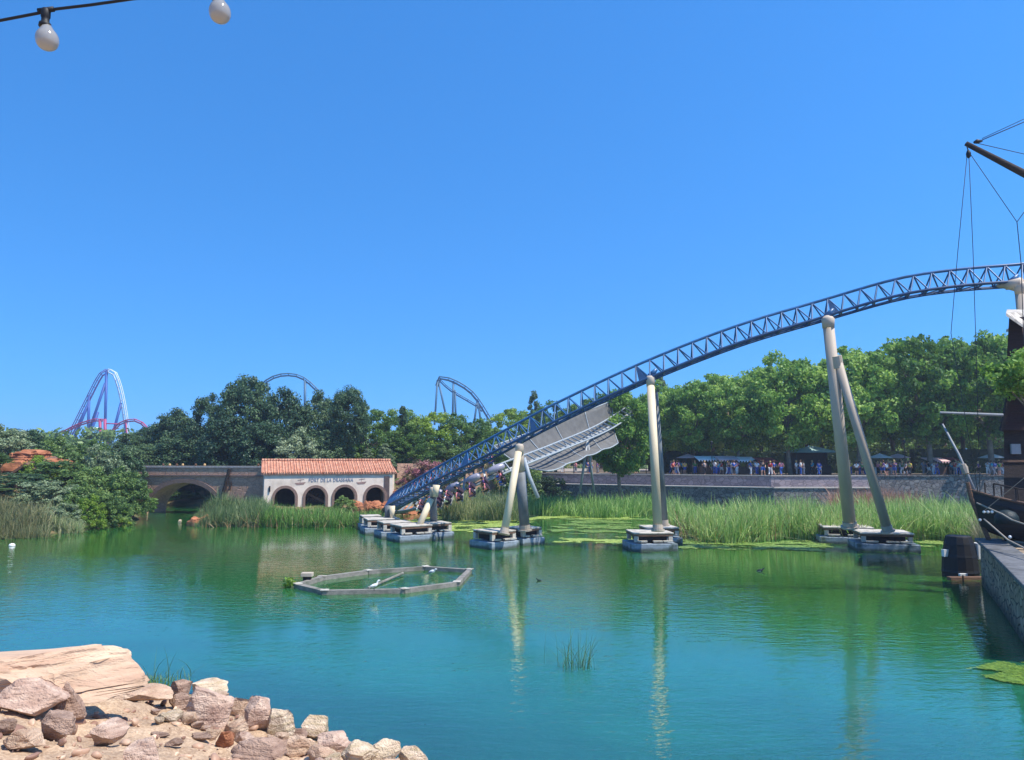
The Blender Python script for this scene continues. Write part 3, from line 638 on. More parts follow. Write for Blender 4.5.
def rock_mesh(seed, cuts=13, sub=4, rough=.05, layer=0.0, boxy=.72):
    rs = random.Random(seed); bm = bmesh.new(); bmesh.ops.create_icosphere(bm, subdivisions=sub, radius=1.0)
    planes = []
    for i in range(cuts):
        n = Vector((rs.gauss(0, 1), rs.gauss(0, 1), rs.gauss(0, .9))).normalized(); planes.append((n, rs.uniform(.46, .8)))
    off = Vector((rs.random() * 50, rs.random() * 50, 0))
    for v in bm.verts: v.co = Vector([math.copysign(abs(c) ** boxy, c) for c in v.co])
    for v in bm.verts:
        for n, d in planes:
            e = v.co.dot(n) - d
            if e > 0: v.co -= n * e
        p = v.co * 1.6 + off
        v.co += v.co.normalized() * (mnoise.noise(p) * rough * 1.6 + mnoise.noise(p * 3.1) * rough * .8 + mnoise.noise(p * 8) * rough * .35)
        if layer: v.co += Vector((v.co.x, v.co.y, 0)) * layer * mnoise.noise(Vector((p.x * .3, p.y * .3, v.co.z * 9)))
    me = bpy.data.meshes.new('boulder'); bm.to_mesh(me); bm.free()
    lo = [min(v.co[i] for v in me.vertices) for i in range(3)]; hi = [max(v.co[i] for v in me.vertices) for i in range(3)]
    for v in me.vertices: v.co = Vector([(v.co[i] - (lo[i] + hi[i]) / 2) / (hi[i] - lo[i]) for i in range(3)])
    me.polygons.foreach_set('use_smooth', [True] * len(me.polygons))
    return me
def sharpen(me, ang=32):
    try: me.set_sharp_from_angle(angle=R(ang))
    except Exception: pass
    return me
def boulder(px, base_y, wpx, hpx, mt, label, seed, depth=.85, tilt=0, sub=4, rough=.05, layer=0, cuts=20, group='boulders on the near shore', at=None, name='boulder', sink=.25):
    c = hit(px, base_y) if at is None else at
    if at is None and wpx < 150: wpx *= .78; hpx *= .8
    d = c.y; w = wpx * d / F; h = hpx * d / F / 1.08
    me = sharpen(rock_mesh(seed, cuts if wpx < 150 else 3, sub, rough, layer, .72 if wpx < 150 else .36)); o = link_mesh(name, me, M[mt]); tag(o, label, 'boulder', group)
    hh = h * (1 + sink); dy = w * depth
    o.scale = (w * 1.04, dy, hh); o.location = (c.x, c.y + dy * .4, c.z + h * .5 - h * sink * .5)
    o.rotation_euler = (R(tilt), R(rnd.uniform(-4, 4)), R(rnd.uniform(-16, 16))); return o
BO = [
 (-14, 706, 246, 46, 'rock_tan', 'long flat layered boulder at the left edge by the water', 5, .3, .11, .015),
 (22, 716, 76, 40, 'rock_pink', 'pinkish boulder leaning below the long flat boulder', 12, .8, .05, 0),
 (62, 720, 42, 46, 'rock_brown', 'upright brown boulder with a dark left face', 25, .8, .04, 0),
 (52, 741, 46, 32, 'rock_brown', 'reddish brown boulder below the upright brown one', 31, .8, .06, 0),
 (14, 752, 50, 24, 'rock_tan', 'tan boulder with ochre right end near the bottom left corner', 42, .8, .05, 0),
 (103, 747, 42, 26, 'rock_pink', 'squat boulder with dark shaded front, alone on the sand', 57, .8, .04, 0),
 (140, 772, 42, 34, 'rock_pink', 'boulder cut by the bottom edge right of the squat one', 64, .8, .05, 0),
 (108, 692, 30, 20, 'rock_brown', 'small grey brown rock at the foot of the long boulder', 73, .8, .05, 0),
 (88, 699, 26, 12, 'rock_pink', 'small flat rock between the upright boulder and the grass', 81, .8, .05, 0),
 (137, 703, 72, 16, 'rock_tan', 'flat pale slab beside the green grass tuft', 92, .7, .05, 0),
 (178, 702, 24, 26, 'rock_brown', 'dark pointed boulder first of the shoreline ridge', 103, .8, .05, 0),
 (176, 712, 26, 20, 'rock_brown', 'dark small boulder just below the pointed one', 111, .8, .05, 0),
 (204, 730, 54, 48, 'rock_pink', 'big smooth pink boulder in the middle of the ridge', 124, .8, .04, 0),
 (206, 697, 44, 18, 'rock_pale', 'pale mossy boulder behind the big pink one', 133, .8, .05, 0),
 (238, 716, 34, 22, 'rock_tan', 'tan boulder right of the big pink one', 141, .8, .05, 0),
 (254, 730, 40, 36, 'rock_pink', 'pointed pink boulder on the ridge crest', 155, .8, .05, 0),
 (277, 740, 36, 34, 'rock_pale', 'rounded pale boulder at the waterline', 166, .8, .05, 0),
 (232, 738, 30, 20, 'rock_tan', 'low rock in front of the pointed pink boulder', 178, .8, .06, 0),
 (252, 766, 74, 26, 'rock_brown', 'long brown rock at the bottom below the ridge', 187, .6, .06, 0),
 (313, 741, 36, 27, 'rock_pale', 'pinkish white boulder with a peak by the water', 199, .8, .05, 0),
 (296, 742, 24, 14, 'rock_brown', 'small bluish shaded rock next to the peaked white boulder', 203, .8, .05, 0),
 (290, 757, 44, 22, 'rock_tan', 'broken tan rock below the rounded pale boulder', 214, .8, .06, 0),
 (332, 755, 46, 20, 'rock_pink', 'low pink rock right of the peaked boulder', 228, .8, .06, 0),
 (356, 768, 44, 28, 'rock_pale', 'pale rock near the bottom edge', 235, .8, .05, 0),
 (383, 768, 38, 30, 'rock_pale', 'whitish boulder with bright top, second from the right end', 247, .8, .05, 0),
 (412, 776, 36, 32, 'rock_pale', 'last whitish boulder at the right end of the shore', 251, .8, .05, 0),
 (222, 748, 22, 18, 'rock_red', 'small orange tinted rock on the sand', 262, .8, .06, 0),
 (200, 742, 26, 8, 'rock_brown', 'thin flat brown stone on the sand', 277, .6, .06, 0),
 (158, 741, 22, 7, 'rock_brown', 'thin flat stone near the squat boulder', 283, .6, .06, 0),
 (172, 749, 22, 8, 'rock_brown', 'flat brown stone close to the bottom edge', 294, .6, .06, 0),
 (2, 735, 20, 16, 'rock_brown', 'brown rock cut by the left edge', 305, .8, .06, 0),
 (318, 768, 44, 22, 'rock_tan', 'tan rock cut by the bottom edge under the low pink rock', 311, .8, .06, 0),
 (216, 708, 22, 18, 'rock_tan', 'small tan rock wedged behind the big pink boulder', 323, .8, .06, 0),
]
for px, by, w, hh, mt, lab, sd, dep, rg, ly in BO:
    boulder(px, by, w, hh, mt, lab, sd, dep, sub=5 if w > 40 else 4, rough=rg, layer=ly)
for k in range(26):
    q_ = rnd.random(); px = 150 + 265 * q_; py = 700 + 66 * q_ ** .8 + rnd.uniform(2, 26); sz = rnd.uniform(12, 26)
    boulder(px, min(py, 775), sz, sz * rnd.uniform(.4, .65), rnd.choice(['rock_tan', 'rock_pale', 'rock_pale', 'rock_pink', 'rock_tan']), 'small angular stone in the rubble along the near shoreline', 1000 + k * 3, sub=3, rough=.07, group='rubble stones of the near shoreline', name='rubble_stone', sink=.35)
# pebbles
vs, fs, ts = [], [], []
base = rock_mesh(900, 14, 2, .04); bv = np.array([v.co[:] for v in base.vertices]); bf = np.array([p.vertices[:] for p in base.polygons])
cnt = 0
for i in range(5200):
    x = rnd.uniform(-13, 1.5); y = rnd.uniform(6, 17.5)
    z = tz(x, y)
    if z < .03: continue
    s = .02 + .17 * rnd.random() ** 5
    q = Matrix.Rotation(rnd.uniform(0, 6.3), 3, 'Z') @ Matrix.Rotation(rnd.uniform(0, 6.3), 3, 'X')
    vs.append((bv * np.array([s * 1.4, s, s * .7])) @ np.array(q).T + np.array([x, y, z + s * .1])); fs.append(bf + cnt * len(bv)); ts.append(np.full(len(bf), rnd.random())); cnt += 1
M['pebble'] = leaf_mat('pebble', [lin((140, 106, 88)), lin((186, 150, 122)), lin((222, 196, 164))], 0.0)
tag(link_mesh('gravel', np_mesh('gravel', np.concatenate(vs), np.concatenate(fs), np.concatenate(ts)), M['pebble']), 'small loose stones scattered over the sandy near shore', 'gravel', kind='stuff')

# orange rocks by the house and reed point
def at_w(px, d, z=None):
    x = X(px, d); return Vector((x, d, tz(x, d) if z is None else z))
for i, (px, d, w, hh, dz, lab) in enumerate([
 (197, 57.4, 27, 26, .4, 'orange rock at the tip of the reed point'), (206, 57.6, 20, 26, 1.6, 'smaller orange rock behind the one at the reed tip'),
 (330, 62, 11, 24, 0, 'upright orange rock standing among the reeds before the house'), (341, 64, 12, 10, .6, 'orange rock under the third arch'),
 (358, 66, 20, 20, .9, 'reddish rock pile corner between third and fourth arches'), (372, 67, 22, 16, 1.0, 'orange rock below the fourth arch'),
 (386, 68, 20, 16, .8, 'orange rock near the right house corner'), (363, 65, 14, 26, .8, 'tall reddish rock leaning by the third arch'),
 (408, 69, 22, 14, .8, 'orange rock below the blue track'), (424, 70, 20, 18, .8, 'orange rock left of the slanted beige leg'),
 (440, 70, 18, 15, .7, 'orange rock right of the slanted beige leg'), (396, 71, 26, 26, 1.0, 'brown rock behind the low end of the blue track'),
 (460, 71, 18, 12, .5, 'orange rock beneath the train'), (312, 62, 18, 12, .6, 'brown rock by the second arch')]):
    boulder(px, 0, w * .8, hh * .72, 'rock_red', lab, 400 + i * 7, .8, at=at_w(px, d) + Vector((0, 0, dz * .2)), rough=.2, cuts=18, group='orange rocks of the far shore', sub=4)
for i, (px, py) in enumerate([(179, 523), (196, 525)]):
    boulder(px, 0, 3.5, 3.5, 'rock_pale', ('small white stone in the water left of the orange rocks', 'small white stone right at the foot of the orange rocks')[i], 500 + i, at=W(px, py), group='white stones')
# red rock hut on the left bank
def solid_curve(outer, holes, depth, name):
    cu = bpy.data.curves.new(name, 'CURVE'); cu.dimensions = '2D'; cu.fill_mode = 'BOTH'; cu.extrude = depth / 2
    for pts in [outer] + holes:
        s = cu.splines.new('POLY'); s.points.add(len(pts) - 1); s.use_cyclic_u = True
        for i, (x, y) in enumerate(pts): s.points[i].co = (x, y, 0, 1)
    o = bpy.data.objects.new(name, cu); C.objects.link(o)
    dg = bpy.context.evaluated_depsgraph_get(); me = bpy.data.meshes.new_from_object(o.evaluated_get(dg)); bpy.data.objects.remove(o)
    # stand it up: curve x -> x, curve y -> z, extrusion -> y in [0, depth]
    for v in me.vertices: v.co = Vector((v.co.x, v.co.z * -1 + depth / 2, v.co.y))
    me.flip_normals(); me.update(); return me
hut = empty('rock_hut', at_w(14, 63), 'red rock hut with a dark overhanging roof among the bushes on the left bank', 'hut')
c0 = hut.location
hs = c0.y / F
me = rock_mesh(611, 7, 5, .16, .12, .5); o = link_mesh('rock_wall', sharpen(me), M['rock_red'], hut); o.scale = (52 * hs, 4, 38 * hs); o.location = (-6 * hs, 2, up_z(468, c0.y) - c0.z)
me = rock_mesh(612, 9, 4, .16, .12, .6); o = link_mesh('rock_wall', sharpen(me), M['rock_red'], hut); o.scale = (22 * hs, 3, 16 * hs); o.location = (38 * hs, 1.5, up_z(466, c0.y) - c0.z)
r_ = MB(); zz = up_z(472, c0.y)
A = P(8, 474, c0.y - 1); B = P(25, 463, c0.y - 1); D = P(42, 474, c0.y - 1)
for a_, b_ in ((A, B), (B, D)):
    off = Vector((0, 4, .6)); th = Vector((0, 0, -.25))
    r_.add([a_, b_, b_ + off, a_ + off, a_ + th, b_ + th, b_ + off + th, a_ + off + th], [(0, 3, 2, 1), (4, 5, 6, 7), (0, 1, 5, 4), (1, 2, 6, 5), (2, 3, 7, 6), (3, 0, 4, 7)])
r_.build('roof', M['wood_mid'], hut)
MB().box(P(25, 482, c0.y + 1), (2.3, 2.5, 1.9)).build('dark_room', M['wood_dark'], hut)
place('bush', 'bush', 14, 455, 20, 70, 'small green bush growing on top of the red rock hut', 'bush', 'shrub', 'barkdark', 2, 'bushes of the left bank')

# ------------------------------------------------------------------ bridge
def frame_from(A, B):
    u = (B - A); u.z = 0; L_ = u.length; ang = math.atan2(u.y, u.x); return ang, L_
A = P(118, HZ, 72.0); B = P(266, HZ, 68.2); A.z = B.z = 0
ang, BL = frame_from(A, B)
br = empty('stone_bridge', (A.x, A.y, 0), 'brown stone bridge with one low round arch joining the left bank and the tiled house', 'bridge', rz=ang)
def along(px):
    # distance along the bridge line seen at pixel column px
    k = (px - 512) / F; dx, dy = math.cos(ang), math.sin(ang)
    return (k * A.y - A.x) / (dx - k * dy)
sL, sR = along(152), along(224); cx = (sL + sR) / 2; rad = (sR - sL) / 2; zt = 2.85; zs = .2
arc = [(cx + rad * math.cos(t), zs + (zt - zs) * math.sin(t)) for t in np.linspace(0, math.pi, 33)]
outer = [(-12, -1.5), (sL, -1.5)] + arc[::-1] + [(sR, -1.5), (BL, -1.5), (BL, 4.28), (-12, 4.28)]
link_mesh('masonry', solid_curve(outer, [], 2.6, 'masonry'), M['wallbrown'], br)
ring = [(cx + (rad + .02) * math.cos(t), zs + (zt - zs + .02) * math.sin(t)) for t in np.linspace(0, math.pi, 33)]
ring2 = [(cx + (rad + .42) * math.cos(t), zs + (zt - zs + .42) * math.sin(t)) for t in np.linspace(math.pi, 0, 33)]
o = link_mesh('arch_ring', solid_curve(ring + ring2, [], .12, 'arch_ring'), M['archtrim'], br); o.location = (0, -.1, 0)
MB().box((BL / 2 - 6, .2, 4.36), (BL + 12, .5, .14)).build('coping', M['coping'], br, world=False)
MB().box((BL / 2 - 6, 2.45, 4.36), (BL + 12, .5, .14)).build('coping', M['coping'], br, world=False)
MB().box((BL / 2 - 6, -.05, 3.55), (BL + 12, .12, .12)).build('string_course', M['archtrim'], br, world=False)
MB().box((BL / 2 - 6, 1.32, 4.288), (BL + 12, 1.7, .02)).build('deck', M['paving'], br, world=False)
s1, s2 = along(233), along(226)
MB().tube([(s1, -.22, 4.2), (s2, -.22, 1.2)], .16, 8).build('drain_pipe', M['wood_dark'], br, world=False)
MB().tube([(along(234.5), -.16, 3.0), (along(233.2), -.16, 2.2)], .09, 6).build('wall_plate', M['wood_dark'], br, world=False)
def on_bridge(px, back=1.2):
    s = along(px); return Vector((A.x + s * math.cos(ang) - back * math.sin(ang), A.y + s * math.sin(ang) + back * math.cos(ang), 2.88))

# ------------------------------------------------------------------ tiled house
A2 = P(265, HZ, 66); B2 = P(393, HZ, 70); A2.z = B2.z = 0
ang2, HL = frame_from(A2, B2)
hs_ = empty('tiled_house', (A2.x, A2.y, 0), 'cream boathouse with orange tiled roof, four round arches and painted lettering', 'house', rz=ang2)
def al2(px):
    k = (px - 512) / F; dx, dy = math.cos(ang2), math.sin(ang2); return (k * A2.y - A2.x) / (dx - k * dy)
EZ = 3.75
holes = []; arcs = []
for (pc, ra) in ((287.4, .88), (317.6, .88), (346.4, .92), (376.8, .86)):
    c_x = al2(pc); zc = 1.62
    hole = [(c_x + ra * math.cos(t), zc + ra * math.sin(t)) for t in np.linspace(0, math.pi, 25)] + [(c_x - ra, -.6), (c_x + ra, -.6)]
    holes.append(hole); arcs.append((c_x, zc, ra))
link_mesh('front_wall', solid_curve([(0, -1), (HL, -1), (HL, EZ), (0, EZ)], holes, .5, 'front_wall'), M['plaster'], hs_)
for c_x, zc, ra in arcs:
    ro = ra + .24
    pts = [(c_x + ra * math.cos(t), zc + ra * math.sin(t)) for t in np.linspace(0, math.pi, 25)] + [(c_x - ra, -.5), (c_x - ro, -.5)] + \
          [(c_x + ro * math.cos(t), zc + ro * math.sin(t)) for t in np.linspace(math.pi, 0, 25)] + [(c_x + ro, -.5), (c_x + ra, -.5)]
    o = link_mesh('arch_trim', solid_curve(pts, [], .1, 'arch_trim'), M['archtrim'], hs_); o.location = (0, -.08, 0)
DW = 4.2
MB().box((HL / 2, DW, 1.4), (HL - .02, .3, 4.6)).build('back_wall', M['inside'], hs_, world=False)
for gx_ in (0.0, HL - .35):
    gab = MB(); gab.add([(gx_, .5, -1), (gx_, DW - .2, -1), (gx_, DW - .2, EZ), (gx_, DW / 2, EZ + 1.1), (gx_, .5, EZ), (gx_ + .35, .5, -1), (gx_ + .35, DW - .2, -1), (gx_ + .35, DW - .2, EZ), (gx_ + .35, DW / 2, EZ + 1.1), (gx_ + .35, .5, EZ)],
            [(0, 1, 2, 3, 4), (9, 8, 7, 6, 5), (0, 4, 9, 5), (1, 6, 7, 2), (3, 2, 7, 8), (4, 3, 8, 9), (0, 5, 6, 1)])
    gab.build('gable_wall', M['plaster'], hs_, world=False)
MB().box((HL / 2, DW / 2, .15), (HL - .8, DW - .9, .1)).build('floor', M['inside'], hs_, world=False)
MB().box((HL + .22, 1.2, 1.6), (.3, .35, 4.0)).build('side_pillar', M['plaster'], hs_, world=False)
MB().box((HL - .55, -.03, 2.2), (.5, .06, 2.6)).build('side_opening', M['inside'], hs_, world=False)  # dark panel on the wall, painted in for the shaded gap
MB().tube([(al2(272), -.08, 2.7), (al2(272), -.08, 2.2)], .07, 6).build('wall_lamp', M['iron'], hs_, world=False)
m, nt, b, L = new_mat('roof_tiles')
tc = nt.nodes.new('ShaderNodeTexCoord'); wv = nt.nodes.new('ShaderNodeTexWave'); wv.inputs['Scale'].default_value = 1.25; wv.bands_direction = 'X'; wv.inputs['Distortion'].default_value = .6; wv.inputs['Detail Scale'].default_value = 4
L.new(tc.outputs['Object'], wv.inputs[0]); rr_ = ramp(noise_node(3.2, 8, tc.outputs['Object']).outputs['Fac'], lin((184, 112, 82)), lin((228, 170, 138)), .3, .7)
mx = nt.nodes.new('ShaderNodeMixRGB'); mx.blend_type = 'MULTIPLY'; mx.inputs[0].default_value = .35; L.new(rr_.outputs[0], mx.inputs[1]); L.new(wv.outputs['Color'], mx.inputs[2])
L.new(mx.outputs[0], b.inputs['Base Color']); b.inputs['Roughness'].default_value = .85
bp = nt.nodes.new('ShaderNodeBump'); bp.inputs['Distance'].default_value = .08; L.new(wv.outputs['Fac'], bp.inputs['Height']); L.new(bp.outputs[0], b.inputs['Normal'])
M['tiles'] = m
rf = MB(); e0 = -.16; rz_ = EZ + 1.2
def slab(m_, p, q, r, s_, t):
    t = Vector((0, 0, t)); p, q, r, s_ = map(Vector, (p, q, r, s_))
    m_.add([p, q, r, s_, p - t, q - t, r - t, s_ - t], [(0, 1, 2, 3), (4, 7, 6, 5), (0, 4, 5, 1), (1, 5, 6, 2), (2, 6, 7, 3), (3, 7, 4, 0)])
slab(rf, (-.3, e0, EZ + .12), (HL + .35, e0, EZ + .12), (HL + .1, DW / 2, rz_), (-.1, DW / 2, rz_), .12)
slab(rf, (-.1, DW / 2 + .003, rz_), (HL + .1, DW / 2 + .003, rz_), (HL + .35, DW + .35, EZ + .12), (-.3, DW + .35, EZ + .12), .12)
roof = rf.build('roof', M['tiles'], hs_, world=False)
tb = MB()
k = -.25
while k < HL + .3:
    tb.tube([(k, e0 - .03, EZ + .125), (k * .985 + .05, DW / 2, rz_ + .005)], .045, 5); k += .17
tb.build('tile_rows', M['tiles'], roof, world=False)
MB().tube([(-.2, DW / 2, rz_ + .05), (HL + .2, DW / 2, rz_ + .05)], .12, 8).build('ridge_tiles', M['tiles'], roof, world=False)
MB().box((HL / 2, e0 + .07, EZ - .03), (HL + .4, .1, .10)).build('eave_board', M['archtrim'], hs_, world=False)
def text_mesh(txt, size, width, matn, parent, loc, rot, name='lettering', depth=.012):
    cu = bpy.data.curves.new(name, 'FONT'); cu.body = txt; cu.size = size; cu.extrude = depth; cu.align_x = 'CENTER'; cu.align_y = 'CENTER'; cu.space_character = 1.15; cu.offset = .006
    o = bpy.data.objects.new(name, cu); C.objects.link(o); dg = bpy.context.evaluated_depsgraph_get()
    me = bpy.data.meshes.new_from_object(o.evaluated_get(dg)); bpy.data.objects.remove(o)
    x = [v.co.x for v in me.vertices]; w = max(x) - min(x); s = width / w
    for v in me.vertices: v.co.x *= s
    o = link_mesh(name, me, M[matn], parent); o.location = loc; o.rotation_euler = rot; return o
tx0, tx1 = al2(310.5), al2(354.5)
text_mesh('PORT DE LA DRASSANA', .46, tx1 - tx0, 'letter', hs_, ((tx0 + tx1) / 2, -.02, 3.18), (R(90), 0, 0))
for pc in (302, 362.5):
    x_c = al2(pc); em = MB()
    em.add([(x_c - .45, -.02, 2.95), (x_c + .5, -.02, 3.02), (x_c + .3, -.02, 2.8), (x_c - .3, -.02, 2.78), (x_c - .45, .02, 2.95), (x_c + .5, .02, 3.02), (x_c + .3, .02, 2.8), (x_c - .3, .02, 2.78)], [(0, 3, 2, 1), (0, 1, 5, 4), (2, 3, 7, 6), (1, 2, 6, 5), (3, 0, 4, 7)])
    em.beam((x_c, -.015, 3.0), (x_c + .05, -.015, 3.3), .02, .03); em.beam((x_c - .2, -.012, 3.2), (x_c + .35, -.012, 3.28), .02, .03)
    em.build('painted_boat', M['boatpaint'], hs_, world=False)
# broken boat timbers in the second arch
wr = empty('wrecked_boat', P(316, 497, 68.6) - Vector((0, 0, .4)), 'broken wooden boat lying inside the second arch', 'boat')
q = MB(); c = wr.location
for k in range(5): q.beam(c + Vector((-.9 + k * .3, 0, 0)), c + Vector((-.5 + k * .3, .5, 1.0 - k * .15)), .08, .12)
q.build('rib', M['wood_mid'], wr)
q = MB(); q.beam(c + Vector((-1.1, 0, .9)), c + Vector((.9, -.1, -.1)), .2, .22); q.beam(c + Vector((-.9, .3, .25)), c + Vector((.9, .2, .1)), .25, .1)
q.build('keel', M['wood_mid'], wr)
# retaining wall right of the house
rw = MB(); a_ = P(396, HZ, 86); b_ = P(520, HZ, 98)
rw.beam((a_.x, a_.y, 2.6), (b_.x, b_.y, 2.6), .6, 4.0)
tag(rw.build('retaining_wall', M['wallbrown']), 'brown garden wall right of the tiled house behind the pink flowers', 'wall')

# ------------------------------------------------------------------ promenade
WL = [P(500, HZ, 103), P(545, HZ, 98), P(640, HZ, 91), P(770, HZ, 84), P(868, HZ, 84), P(965, HZ, 84), P(1120, HZ, 84)]
for p_ in WL: p_.z = 0
def wall_run(pts, z0, z1, th, name, matn, label, cap=None, back=True):
    e = empty(name, (pts[0].x, pts[0].y, 0), label, 'wall'); w = MB(); c = MB()
    for a_, b_ in zip(pts, pts[1:]):
        d = (b_ - a_).normalized(); n = Vector((-d.y, d.x, 0)) * (th / 2)
        ma = a_ + n; mb_ = b_ + n + d * .02
        w.beam((ma.x, ma.y, (z0 + z1) / 2), (mb_.x, mb_.y, (z0 + z1) / 2), th, z1 - z0)
        if cap: c.beam((ma.x, ma.y, z1 + .05), (mb_.x, mb_.y, z1 + .05), th + .2, .1)
    w.build('masonry', M[matn], e)
    if cap: c.build('coping', M[cap], e)
    return e
wall_run(WL[:5], -1.5, PROM_Z - .02, .7, 'promenade_wall', 'promwall', 'smooth stone promenade wall behind the middle reeds', 'coping')
wall_run([p_ + Vector((.01, 0, 0)) for p_ in WL[4:]], -1.5, PROM_Z - .02, .7, 'promenade_wall', 'roughwall', 'rough dark rubble wall behind the tall reeds on the right', 'roughwall')
lo = [p_ + Vector((-.3, -1.6, 0)) for p_ in WL[1:5]]
wall_run(lo, -1.5, 1.9, 1.4, 'terrace_wall', 'roughwall', 'low stepped terrace wall with a pale ledge at the foot of the promenade wall', 'coping')
pv = MB(); pts = [(p_.x, p_.y + .35, PROM_Z) for p_ in WL] + [(160, 84.3, PROM_Z), (160, 160, PROM_Z), (-6, 160, PROM_Z)]
pv.add(pts + [(x, y, z - .5) for x, y, z in pts], [tuple(range(len(pts)))] )
tag(pv.build('promenade_paving', M['paving']), kind='structure')
# hedge behind the crowd, with a clipped top
def hedge(x0, x1, y, z0, z1, label, th=1.6):
    e = empty('clipped_hedge', ((x0 + x1) / 2, y, PROM_Z), label, 'hedge', 'hedges behind the crowd')
    n = int((x1 - x0) * 26); c = np.stack([NR.uniform(x0, x1, n), y + NR.uniform(-th / 2, th / 2, n), NR.uniform(z0, z1 - .2, n)], 1)
    v, f, t = leaf_cloud(c, np.full(n, .4), 40, .16); v[:, 2] = np.minimum(v[:, 2], z1 + .08 * NR.random(len(v)))
    link_mesh('foliage', np_mesh('foliage', v, f, t), M['hedge'], e, True)
    MB().box(((x0 + x1) / 2, y, (z0 + z1) / 2), (x1 - x0, th * .7, z1 - z0 - .3)).build('branch_core', M['hedge'], e)
hedge(X(660, 100), X(905, 100), 100, PROM_Z, 6.3, 'long clipped hedge behind the awnings and the crowd')
hedge(X(912, 100), X(1100, 100), 100, PROM_Z, 6.6, 'clipped hedge behind the crowd at the rubble wall')
# awnings and parasols
def awning(px, d, w, zt, mt, label, group='stall awnings in the crowd'):
    x = X(px, d); e = empty('stall_awning', (x, d, PROM_Z), label, 'awning', group); h = zt - PROM_Z
    q = MB(); q.add([(-w / 2, -1, h - .45), (w / 2, -1, h - .45), (w / 2, 1.2, h), (-w / 2, 1.2, h), (-w / 2, -1, h - .5), (w / 2, -1, h - .5), (w / 2, 1.2, h - .05), (-w / 2, 1.2, h - .05)],
                    [(0, 1, 2, 3), (4, 7, 6, 5), (0, 4, 5, 1), (1, 5, 6, 2), (2, 6, 7, 3), (3, 7, 4, 0)])
    for k in range(int(w / .35)):
        x0 = -w / 2 + k * .35; q.add([(x0, -1.01, h - .46), (x0 + .3, -1.01, h - .46), (x0 + .15, -1.03, h - .72)], [(0, 2, 1)])
    q.build('canvas', M[mt], e, world=False)
    for sx in (-1, 1):
        for sy in (-.95, 1.1): MB().tube([(sx * (w / 2 - .08), sy, 0), (sx * (w / 2 - .08), sy, h - .45 + (0 if sy < 0 else .4))], .035, 6).build('post', M['iron'], e, world=False)
    MB().box((0, 0, .5), (w * .8, .8, 1.0)).build('counter', M['wood_mid'], e, world=False)
M['canvas_pink'] = mat('pink_canvas', lin((226, 184, 180)), .9, .12, 2)
M['canvas_white'] = mat('white_canvas', lin((232, 228, 222)), .9, .05, 2)
M['canvas_red'] = mat('red_canvas', lin((170, 60, 56)), .9, .12, 2)
M['canvas_green'] = mat('pale_green_canvas', lin((156, 184, 176)), .8, .08, 2)
awning(709, 92.5, 3.2, 5.5, 'canvas_white', 'white stall awning, leftmost in the crowd')
awning(727, 91.5, 2.6, 5.5, 'canvas_pink', 'pink stall awning beside the white leftmost one')
awning(745, 91.5, 2.4, 5.4, 'canvas_white', 'white stall awning in front of the second front plane tree')
awning(765, 91.0, 2.4, 5.3, 'canvas_red', 'red stall awning in the middle of the crowd')
awning(936, 92.0, 2.6, 5.3, 'canvas_pink', 'pink stall awning above the rubble wall')
awning(952, 92.5, 1.8, 5.3, 'canvas_red', 'small red awning right of the pink one above the rubble wall')
# kiosk with hipped pale roof
kx, kd = X(812, 91.5), 91.5
k_ = empty('kiosk', (kx, kd, PROM_Z), 'open kiosk with pale green pyramid roof among the plane trees', 'kiosk')
MB().add([(-2.9, -2, 2.7), (2.9, -2, 2.7), (2.9, 2, 2.7), (-2.9, 2, 2.7), (-.4, 0, 3.5), (.4, 0, 3.5)], [(0, 1, 5, 4), (1, 2, 5), (2, 3, 4, 5), (3, 0, 4), (3, 2, 1, 0)]).build('roof', M['canvas_green'], k_, world=False)
for sx in (-2.6, 2.6):
    for sy in (-1.8, 1.8): MB().box((sx, sy, 1.35), (.12, .12, 2.7)).build('post', M['iron'], k_, world=False)
MB().box((0, .3, .55), (4.4, 1.2, 1.1)).build('counter', M['wood_dark'], k_, world=False)
MB().box((0, 1.6, 1.4), (4.8, .1, 2.6)).build('back_panel', M['wood_dark'], k_, world=False)
# parasol
def parasol(px, d, mt, label, r=1.5, h=2.5):
    e = empty('parasol', (X(px, d), d, PROM_Z), label, 'parasol', 'parasols on the promenade')
    MB().lathe((0, 0, 0), [(r, h - .45), (r * .98, h - .4), (.06, h + .1), (.01, h + .12)], 10).build('canopy', M[mt], e, world=False)
    MB().tube([(0, 0, 0), (0, 0, h)], .03, 6).build('pole', M['iron'], e, world=False)
parasol(604, 100, 'canvas_white', 'white parasol right of the grey net')
parasol(623, 101, 'canvas_pink', 'pink parasol left of the beige tall pier')
parasol(688, 96, 'canvas_pink', 'pink parasol just right of the beige tall pier')
parasol(880, 93, 'canvas_white', 'white parasol right of the widest pier')
parasol(898, 94, 'canvas_pink', 'pink parasol above the left part of the rubble wall')
parasol(992, 92, 'canvas_white', 'white parasol beside the timber tower')
# tan stone building seen under the net
tb_ = empty('stone_building', (X(612, 108), 108, PROM_Z), 'small tan stone building behind the promenade next to the grey net', 'building')
MB().box((0, 0, 1.7), (7, 4, 3.4)).build('wall', M['paving'], tb_, world=False)
MB().add([(-3.8, -2.4, 3.4), (3.8, -2.4, 3.4), (3.8, 2.4, 3.4), (-3.8, 2.4, 3.4), (-3.4, 0, 4.6), (3.4, 0, 4.6)], [(0, 1, 5, 4), (1, 2, 5), (2, 3, 4, 5), (3, 0, 4), (3, 2, 1, 0)]).build('roof', M['tiles'], tb_, world=False)
for wx in (-2, 0, 2): MB().box((wx, -2.02, 1.5), (.9, .06, 1.7)).build('window', M['dark'], tb_, world=False)
